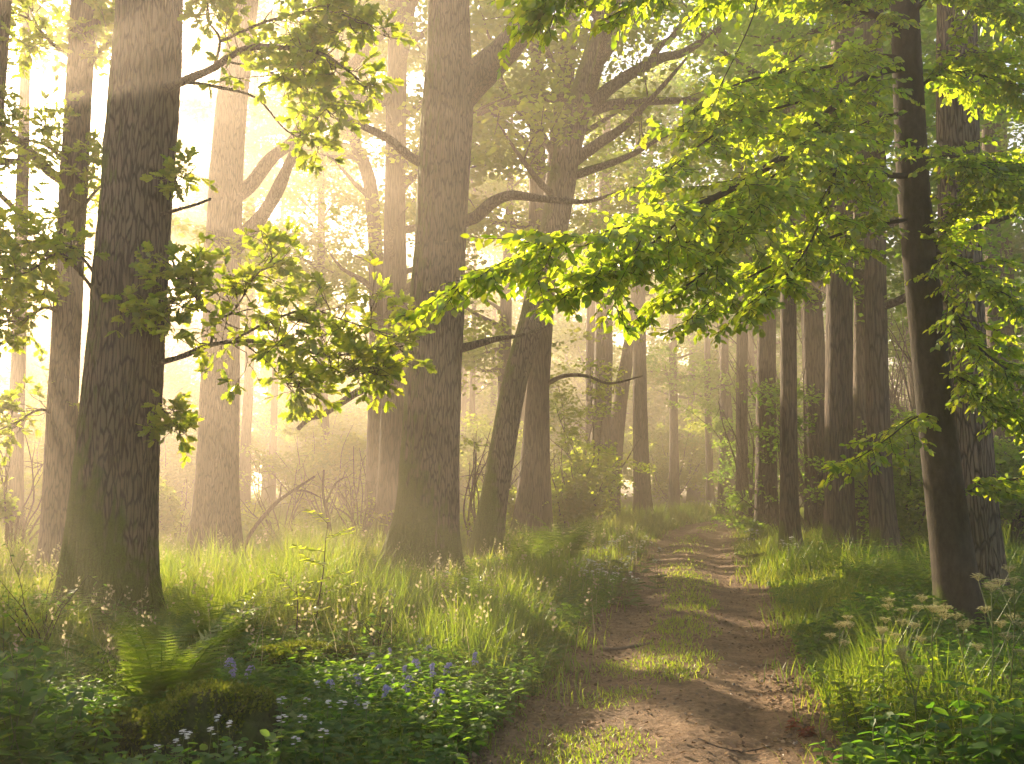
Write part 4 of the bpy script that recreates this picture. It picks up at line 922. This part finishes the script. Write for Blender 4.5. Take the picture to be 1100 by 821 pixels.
def fern(label, x, y, nf, Ln, seed, azs=(0, 6.28), arch=1.0, mat='fern', name='fern', group=None, w=.36, npin=20, el0=78, split=True):
    rng = RS(seed); g = float(terrain(x, y)); root = thing(name, (x, y, g), label, 'fern', group)
    for k in range(nf):
        az = azs[0] + (azs[1] - azs[0]) * (k + rng.uniform(0, .8)) / nf
        b = np.array([x + .05 * math.cos(az), y + .05 * math.sin(az), g])
        frond_mesh(b, az, Ln * rng.uniform(.75, 1.1), rng, arch * rng.uniform(.8, 1.2), npin, w, el0 + rng.normal(0, 6)).build('frond', M[mat], root)
    return root
def gp(px, py, z=.1):
    p = on_ground(px, py, z); return p[0], p[1]
x, y = gp(172, 765); fern('largest fern, fronds fanning in front of the mossy oak foot', x, y, 22, .98, 11, arch=.85, el0=72, w=.27, npin=28)
x, y = gp(232, 690); fern('dark fern silhouetted against the sunny bank right of the mossy oak', x, y, 16, .85, 12, arch=1.05, el0=64, w=.28, npin=24)
x, y = gp(175, 700); fern('low fern tucked against the right of the mossy oak foot', x, y, 9, .6, 13)
x, y = gp(600, 612); fern('big dark fern clump below the upright trunk on the left verge', x, y, 22, 1.2, 14, arch=1.1, npin=18)
x, y = gp(565, 618); fern('fern clump at the foot of the leaning mossy tree', x, y, 16, .95, 15, arch=1.0, npin=18)
x, y = gp(500, 660); fern('small bright upright fern in front of the central oak', x, y, 6, .62, 16, arch=.35, el0=84)
x, y = gp(395, 632); fern('pale fern in the sun left of the central oak foot', x, y, 12, .8, 17, arch=1.0, npin=16)
x, y = gp(330, 720); fern('small green fern before the round mossy stone', x, y, 8, .42, 18)
x, y = gp(975, 648); fern('bright bracken left of the slender beech', x, y, 14, .8, 19)
x, y = gp(930, 640); fern('shaded bracken beneath the third trunk on the right', x, y, 14, .8, 20)
x, y = gp(1085, 690); fern('fern at the right edge in deep shade', x, y, 12, .8, 21)
x, y = gp(60, 690); fern('fern half hidden left of the mossy oak foot', x, y, 10, .7, 22)
x, y = gp(160, 790); fern('rust-brown dead fern collapsed beside the mossy stump', x, y, 9, .5, 23, azs=(2.5, 6.0), arch=1.9, mat='dead_fern', name='dead_fern', el0=40, w=.12)

# ---- mossy stump and stones
def lump(name, label, cat, px, py, sx, sy, sz, seed, boxy=.5, mat='soil_moss', fuzz=2600, bare_right=False):
    x, y = gp(px, py); g = float(terrain(x, y)); root = thing(name, (x, y, g), label, cat)
    u_, v_ = np.meshgrid(np.linspace(0, 2 * PI, 64, endpoint=False), np.linspace(.01, PI - .01, 36), indexing='ij')
    c = np.stack([np.cos(u_) * np.sin(v_), np.sin(u_) * np.sin(v_), np.cos(v_)], -1)
    c = np.sign(c) * np.abs(c) ** boxy
    k = 1 + .38 * (fbm(c[..., 0] * 1.7 + seed, c[..., 1] * 1.7, c[..., 2] * 1.7, seed, 3) - .5) * 2 + .08 * (fbm(c[..., 0] * 9, c[..., 1] * 9, c[..., 2] * 9, seed + 5, 2) - .5)
    V = np.array([x, y, g + sz * .25]) + c * k[..., None] * np.array([sx, sy, sz])
    i = np.arange(64)[:, None] * 36 + np.arange(35)[None]; j = ((np.arange(64) + 1) % 64)[:, None] * 36 + np.arange(35)[None]
    mb = MB(); mb.add(V.reshape(-1, 3), np.stack([i, i + 1, j + 1, j], -1).reshape(-1, 4)); mb.build('body', M[mat], root)
    rng = RS(seed); a = rng.randint(0, 64, fuzz); b = rng.randint(0, 22, fuzz); p = V[a, b] + rng.normal(0, .008, (fuzz, 3)); nn = unit(c[a, b] + np.array([0, 0, .3]))
    sel = (nn[:, 2] + .5 * noise3(p[:, 0] * 6, p[:, 1] * 6, p[:, 2] * 6, 3) > .45)
    if bare_right: sel &= ~((p[:, 0] > x + sx * .55) & (nn[:, 2] < .75))
    p, nn = p[sel], nn[sel]; n = len(p); mb = MB()
    leaves(mb, LEAF4, p, nn + rng.normal(0, .5, (n, 3)), rng.normal(0, 1, (n, 3)), rng.uniform(.012, .028, n), rng.uniform(0, 1, n)); mb.build('moss', M['moss'], root)
lump('tree_stump', 'rotten moss-topped stump with a dark right end beside the largest fern', 'stump', 228, 796,   .40, .28, .27, 3, .70, fuzz=9000, bare_right=True)
lump('mossy_rock', 'mossy stone with a long hump, behind the bluebells', 'rock', 330, 715, .46, .25, .17, 5, .85, fuzz=6000)
lump('mossy_rock', 'small round moss cushion in front of the long mossy stone', 'rock', 306, 722, .16, .15, .16, 6, .9, fuzz=3000)
lump('mossy_rock', 'low mossy mound left of the rotten stump', 'rock', 128, 792, .26, .2, .15, 7, .8, fuzz=4000)
lump('mossy_rock', 'dark half-buried stone at the foot of the central oak', 'rock', 415, 640, .28, .2, .16, 8, .7, fuzz=2500)

# ---- bluebells, ramsons, cow parsley
def floret(mb, p, r, rng, n=5, tpl=LEAF4, rn=(0, 1), up=.5):
    a = np.arange(n) * 2 * PI / n + rng.uniform(0, 6); d = np.stack([np.cos(a), np.sin(a), np.full(n, up)], 1)
    leaves(mb, tpl, np.repeat(p[None], n, 0), d, np.stack([-np.cos(a) * up, -np.sin(a) * up, np.ones(n)], 1), r, rng.uniform(*rn, n))
def bluebell_proto(label):
    rng = RS(1); root = thing('bluebell', (0, 0, 0), label, 'flower', 'bluebells on the shaded bank')
    S = catmull([(0, 0, 0), (.01, 0, .18), (.03, .01, .28), (.07, .02, .32)], 5); mb = MB(); tube(mb, S, np.linspace(.004, .0025, len(S)), 5)
    blades(mb, np.zeros((5, 3)), rng.uniform(.2, .3, 5), np.full(5, .012), rng, BL2, np.full(5, .3), .2); mb.build('stem', M['stem'], root)
    mb = MB()
    for k in range(9):
        p = S[-1 - k] if k < len(S) else S[0]; q = p + rng.normal(0, .012, 3) + np.array([0, 0, -.012]); floret(mb, q, .034, rng, 5, up=-1.1)
    mb.build('blossom', M['blue_petal'], root); return root
def ramson_proto(label, group):
    rng = RS(2); root = thing('white_wildflower', (0, 0, 0), label, 'flower', group)
    S = catmull([(0, 0, 0), (.01, 0, .15), (0, .01, .30)], 5); mb = MB(); tube(mb, S, np.linspace(.003, .002, len(S)), 5)
    leaves(mb, BEECH, np.zeros((3, 3)) + np.array([0, 0, .03]), rand_dirs(3, rng, .2, .6), np.array([[0, 0, 1.]] * 3), .14, .4); mb.build('stem', M['stem'], root)
    mb = MB()
    for k in range(8):
        d = unit(rng.normal(0, 1, 3) + np.array([0, 0, .6])); floret(mb, S[-1] + d * .022, .016, rng, 5, up=.3)
    mb.build('blossom', M['white_petal'], root); return root
def put(proto, spots, labels, group, sc=(.85, 1.2), seed=1):
    rng = RS(seed)
    for k, (px, py) in enumerate(spots):
        x, y = gp(px, py); loc = (x, y, float(terrain(x, y))); lab = labels[k] if isinstance(labels, list) else labels
        if k == 0: proto.location = loc; proto['label'] = lab; proto.rotation_euler = (0, 0, 1.); proto.scale = (sc[0],) * 3
        else: dup(proto, loc, rng.uniform(0, 6.28), rng.uniform(*sc), lab, group)
bb = [(370, 742), (388, 752), (402, 735), (420, 748), (433, 738), (445, 752), (452, 735), (463, 744), (476, 738), (360, 757), (380, 770), (412, 768), (440, 765), (465, 770), (490, 735), (508, 728), (395, 722), (455, 715), (420, 712), (253, 738), (262, 745), (240, 732), (250, 752), (448, 706)]
put(bluebell_proto(''), bb, 'bluebell with nodding violet-blue bells among the grass of the left bank', 'bluebells on the shaded bank', sc=(.55, .85))
wf = [(345, 812), (352, 800), (325, 815), (300, 828), (240, 838), (245, 822), (232, 815), (188, 838), (195, 835), (200, 838), (318, 842), (348, 838), (168, 842), (340, 775), (330, 785), (368, 805), (392, 800), (300, 800), (255, 845), (225, 832)]
put(ramson_proto('', 'white flowers low on the left'), wf, 'white wildflower head on a thin stem near the mossy stump', 'white flowers low on the left', sc=(.7, 1.0), seed=3)
wf2 = [(620 + 3.4 * (i % 9) * 2 + (i // 9) * 5, 626 + (i // 9) * 7 + (i * 37 % 5)) for i in range(27)]
p2 = ramson_proto('', 'white flowers on the left verge'); put(p2, wf2, 'white wildflower in the patch on the verge below the dark fern clump', 'white flowers on the left verge', sc=(1.0, 1.5), seed=4)
wf3 = [(470, 655), (482, 652), (500, 668), (492, 646), (515, 660), (440, 652), (430, 648), (528, 668), (545, 676), (512, 648)]
p3 = ramson_proto('', 'pale flowers in the sunny grass'); put(p3, wf3, 'pale flower head in the sunlit grass before the central oak', 'pale flowers in the sunny grass', sc=(1.0, 1.4), seed=5)

wf4 = [(700 - i * 4 + (i * 53 % 23), 596 + (i * 29 % 34)) for i in range(18)]
p4 = ramson_proto('', 'white flowers where the left verge bends'); put(p4, wf4, 'tiny white flower in the mist where the left verge bends', 'white flowers where the left verge bends', sc=(1.2, 1.9), seed=6)
wf5 = [(800 + (i * 41 % 80), 596 + (i * 17 % 34)) for i in range(16)]
p5 = ramson_proto('', 'white flowers on the right verge'); put(p5, wf5, 'tiny white flower on the right verge below the slim trunks', 'white flowers on the right verge', sc=(1.2, 1.9), seed=7)
def parsley(label, px, py, h, seed, group='cow parsley at the right', lean=0.0):
    rng = RS(seed); x, y = gp(px, py); g = float(terrain(x, y)); root = thing('cow_parsley', (x, y, g), label, 'wildflower', group)
    mb = MB(); S = wander([x, y, g], [lean, 0, 1], h, 8, rng, .06, .04); tube(mb, catmull(S, 2), np.linspace(.006, .003, 17), 6, rnd=.4); tops = [(S[-1], unit(S[-1] - S[-2]))]
    for k in (4, 5, 6, 6, 7):
        a = rng.uniform(0, 6.28); B = wander(S[k], [math.cos(a) * .6, math.sin(a) * .6, 1], h * rng.uniform(.22, .36), 4, rng, .08, .06); tube(mb, B, np.linspace(.0035, .002, 5), 5, rnd=.5); tops.append((B[-1], unit(B[-1] - B[-2])))
    for k in (1, 2, 3, 4):
        for s in range(3):
            dr = rand_dirs(1, rng, .2, .3)[0]; T2 = wander(S[k], dr, .16, 3, rng, .1, 0)
            sdv = unit(np.cross(dr, [0, 0, 1]))
            for t in range(1, 4):
                for sg in (1, -1): leaves(mb, PINNA, T2[t:t + 1], (unit(dr) * .6 + sdv * sg)[None], np.array([[0, 0, 1.]]), .085 - .012 * t, rng.uniform(.3, .9))
    mb.build('stem', M['stem'], root)
    for p, d in tops:
        um = MB(); nr = 11
        for k in range(nr):
            a = k * 2.4; rr = .021 * math.sqrt((k + .5) / nr) * 1.7; e = p + np.array([math.cos(a) * rr, math.sin(a) * rr, .035 - rr * .15])
            tube(um, np.array([p, e]), [.0012, .001], 3, cap=False, rnd=0)
            for m in range(5): floret(um, e + rng.normal(0, .006, 3), .0095, rng, 4, up=.3)
        um.build('umbel', M['cream_petal'], root)
for lab, px, py, h, sd in [
    ('tall cow parsley with several cream umbels before the slender beech foot', 1062, 790, .86, 1), ('cow parsley leaning at the right edge with browning umbels', 1082, 800, .92, 2),
    ('cow parsley just left of the slender beech foot', 1003, 775, .70, 3), ('cow parsley standing left in the sunlit patch', 975, 765, .66, 4), ('shorter cow parsley amid the sunlit patch', 985, 800, .52, 5),
    ('thin cow parsley nearest the path at the right', 905, 745, .52, 6), ('cow parsley at the right edge, foremost and lowest', 1095, 815, .72, 7), ('cow parsley hidden low behind the sunlit patch', 950, 745, .46, 8),
    ('lone cow parsley before the furrowed oak', 1040, 770, .62, 9)]:
    parsley(lab, px, py, h, sd)

# ---- saplings on the bank and broad-leaved plants
def rowan(label, px, py, h, seed, leafy=7, lean=0.):
    rng = RS(seed); x, y = gp(px, py); g = float(terrain(x, y)); root = thing('rowan_sapling', (x, y, g), label, 'sapling')
    mb, lb = MB(), MB(); S = wander([x, y, g], [lean, 0, 1], h, 8, rng, .07, .05); tube(mb, catmull(S, 2), np.linspace(.009, .003, 17), 6)
    for k in range(leafy):
        b = S[min(8, 3 + k * 6 // leafy)]; a = rng.uniform(0, 6.28); d = np.array([math.cos(a), math.sin(a), .45]); T2 = wander(b, d, rng.uniform(.2, .34), 6, rng, .08, -.05); tube(mb, T2, np.linspace(.003, .0012, 7), 4, cap=False)
        sdv = unit(np.cross(unit(d), [0, 0, 1]))
        for t in range(1, 7):
            for sg in (1, -1): leaves(lb, BEECH, T2[t:t + 1], (unit(d) * .5 + sdv * sg + np.array([0, 0, -.1]))[None], np.array([[rng.normal(0, .2), rng.normal(0, .2), 1.]]), .085 * rng.uniform(.8, 1.1), rng.uniform(.4, 1))
        leaves(lb, BEECH, T2[-1:], unit(d)[None], np.array([[0, 0, 1.]]), .085, .8)
    mb.build('stem', M['twig'], root); lb.build('foliage', M['beech_leaf'], root)
rowan('spindly sapling rising above the sunlit bank', 338, 682, 1.05, 1, 9)
rowan('lower sapling beside the spindly one on the sunlit bank', 318, 690, .55, 2, 8)
def broad(label, px, py, h, n, seed, size=.11, mat='herb', name='nettle_plant', cat='plant', group=None):
    rng = RS(seed); x, y = gp(px, py); g = float(terrain(x, y)); root = thing(name, (x, y, g), label, cat, group); mb, lb = MB(), MB()
    for s in range(n):
        a = rng.uniform(0, 6.28); S = wander([x + rng.normal(0, .07), y + rng.normal(0, .07), g], [math.cos(a) * .3, math.sin(a) * .3, 1], h * rng.uniform(.7, 1.1), 7, rng, .08, .03); mb = MB(); tube(mb, S, np.linspace(.005, .002, 8), 5); mb.build('stem', M['stem'], root)
        for k in range(1, 8):
            a0 = rng.uniform(0, 6.28)
            for q in range(3):
                aa = a0 + q * 2.1; d = np.array([[math.cos(aa), math.sin(aa), rng.normal(-.1, .25)]]); leaves(lb, BEECH, S[k:k + 1], d, np.array([[rng.normal(0, .3), rng.normal(0, .3), 1.]]), size * rng.uniform(.7, 1.2) * (1.1 - .05 * k), np.clip(rng.normal(.4, .25), 0, 1))
    lb.build('foliage', M[mat], root)
broad('dark broad-leaved plant filling the lower left corner', 22, 850, .62, 9, 1, .12)
broad('taller dark leafy plant at the left edge above the corner one', 10, 790, .70, 8, 2, .11)
broad('pale-edged leafy plant between corner plant and dead fern', 82, 820, .42, 7, 3, .10)
broad('leafy plant with large leaves in the lower right corner', 1075, 850, .50, 9, 4, .12)
broad('bushy green plant right of the path bottom', 985, 840, .42, 9, 5, .10)
broad('low leafy plant spilling over the path edge at the bottom right', 915, 835, .28, 8, 6, .085)
broad('small plant with red leaves at the right edge of the path', 858, 766, .07, 3, 7, .05, 'red_leaf', 'red_leaved_plant')
broad('leafy plant behind the sunlit parsley, left of the beech foot', 960, 700, .55, 10, 8, .10)
broad('green leafy plant on the right verge nearest the grass', 915, 690, .38, 9, 9, .09)
for k, (px, py, lab) in enumerate([(905, 775, 'yellow-green leafy plant at the path edge before the parsley'), (940, 785, 'yellow-green leafy plant left of the parsley clump'), (1000, 790, 'yellow-green leafy plant in the middle of the parsley clump'),
        (1045, 800, 'yellow-green leafy plant right of the parsley clump, below the beech foot'), (1085, 780, 'yellow-green leafy plant at the right edge behind the foremost parsley'), (960, 755, 'yellow-green leafy plant behind the parsley clump'), (1020, 760, 'yellow-green leafy plant just before the slender beech foot')]):
    broad(lab, px, py, .38, 8, 40 + k, .065, 'beech_leaf', 'leafy_plant')
# dry twiggy shrub by the left oak
def dry(label, px, py, h, n, seed):
    rng = RS(seed); x, y = gp(px, py); g = float(terrain(x, y)); root = thing('dry_bramble', (x, y, g), label, 'bramble'); mb, lb = MB(), MB()
    for s in range(n):
        a = rng.uniform(0, 6.28); S = wander([x, y, g], [math.cos(a) * .6, math.sin(a) * .6, 1], h * rng.uniform(.6, 1.1), 7, rng, .12, -.02); tube(mb, S, np.linspace(.007, .002, 8), 5)
        for k in range(2, 8):
            T2 = wander(S[k], unit(rng.normal(0, 1, 3) + np.array([0, 0, .4])), .18, 3, rng, .15, 0); tube(mb, T2, np.linspace(.003, .001, 4), 4, cap=False)
            leaves(lb, BEECH, T2[1:], rand_dirs(3, rng), np.array([[0, 0, 1.]] * 3) + rng.normal(0, .3, (3, 3)), .05, rng.uniform(0, 1, 3))
    mb.build('stem', M['twig'], root); lb.build('foliage', M['herb'], root)
dry('twiggy brown bramble left of the mossy oak foot', 45, 700, .85, 9, 1)
dry('small twiggy bramble in the bank grass right of the long mossy stone', 405, 700, .5, 6, 2)

# ---- dead wood
def stick(name, label, cat, pts, r0, r1, mat='dead_wood', zoff=.0):
    P = np.array([[*gp(px, py), 0] for px, py in pts]); P[:, 2] = terrain(P[:, 0], P[:, 1]) + r0 * .8 + zoff
    mb = MB(); Pc = catmull(P, 6); tube(mb, Pc, np.linspace(r0, r1, len(Pc)), 9, rough=.3, seed=3)
    V = np.concatenate(mb.v); c = V.mean(0); root = thing(name, c * [1, 1, 0] + [0, 0, V[:, 2].min()], label, cat); mb.build('stick', M[mat], root)
    if name != 'twig': return
    side_ = MB(); q = Pc[len(Pc) // 2]; tube(side_, wander(q, [.5, .9, .05], .14, 3, RS(2), .1), np.linspace(r0 * .6, r1 * .5, 4), 5); side_.build('side_shoot', M[mat], root)
stick('twig', 'dark dead twig lying across the right wheel track', 'twig', [(750, 777), (775, 783), (800, 782), (830, 775)], .008, .004, 'twig')
stick('fallen_branch', 'pale fallen branch on the path beside the left verge', 'branch', [(645, 684), (668, 681), (700, 680)], .02, .012)
stick('fallen_log', 'pale fallen log catching sun at the right behind parsley', 'log', [(1030, 745), (1060, 748), (1110, 758)], .06, .05, 'dead_wood', .12)

# ------------------------------------------------------------------ air
mz, nt, nd, L = new_mat('haze')
pv = N(nt, 'ShaderNodeVolumePrincipled')
pv.inputs['Color'].default_value = (1.0, .865, .735, 1); pv.inputs['Density'].default_value = .0084; pv.inputs['Anisotropy'].default_value = .67
o = N(nt, 'ShaderNodeOutputMaterial'); L.new(pv.outputs[0], o.inputs['Volume'])
bx0, bx1, by0, by1, bz0, bz1 = -305, 305, -65, 335, -1.6, 22.5
V = [(x, y, z) for x in (bx0, bx1) for y in (by0, by1) for z in (bz0, bz1)]
mb = MB(); mb.add(V, [(0, 1, 3, 2), (4, 6, 7, 5), (0, 4, 5, 1), (2, 3, 7, 6), (0, 2, 6, 4), (1, 5, 7, 3)])
o = mb.build('haze', mz, smooth=False); o['kind'] = 'stuff'

# ------------------------------------------------------------------ light, sky, camera
w = bpy.data.worlds.new('World'); scene.world = w; w.use_nodes = True; w.cycles.sampling_method = 'NONE'
nt = w.node_tree; bg = nt.nodes['Background']; sky = nt.nodes.new('ShaderNodeTexSky')
sky.sky_type = 'NISHITA'; sky.sun_disc = False; sky.sun_elevation = SUN_EL; sky.sun_rotation = -SUN_AZ
sky.dust_density = 2.5; sky.air_density = 1.0
nt.links.new(sky.outputs[0], bg.inputs[0]); bg.inputs[1].default_value = .075
sl = bpy.data.lights.new('sun', 'SUN'); sl.energy = 5.0; sl.angle = math.radians(.5); sl.color = (1.0, .785, .53)
so = bpy.data.objects.new('sun', sl); COL.objects.link(so); so.location = (-10, 10, 30)
so.rotation_euler = Vector(TO_SUN).to_track_quat('Z', 'Y').to_euler()
cd = bpy.data.cameras.new('camera'); co = bpy.data.objects.new('camera', cd); COL.objects.link(co)
cd.sensor_width = 36; cd.lens = 36 * F / 1100; cd.clip_end = 2000; cd.clip_start = .05
co.location = (0, 0, CAMZ); co.rotation_euler = (PI / 2 + PITCH, 0, 0)
scene.camera = co
scene.render.engine = 'CYCLES'
cy = scene.cycles
cy.max_bounces = 6; cy.diffuse_bounces = 3; cy.glossy_bounces = 2; cy.transmission_bounces = 4; cy.transparent_max_bounces = 8; cy.volume_bounces = 1
cy.caustics_reflective = False; cy.caustics_refractive = False
cy.use_denoising = True; cy.denoiser = 'OPENIMAGEDENOISE'; cy.denoising_input_passes = 'RGB_ALBEDO_NORMAL'; cy.denoising_prefilter = 'ACCURATE'; cy.sample_clamp_indirect = 6
vs = scene.view_settings
vs.view_transform = 'Standard'; vs.look = 'None'; vs.gamma = 1; vs.exposure = 2.42; vs.use_curve_mapping = False
print('verts', sum(len(m.vertices) for m in bpy.data.meshes), 'objs', len(bpy.data.objects))
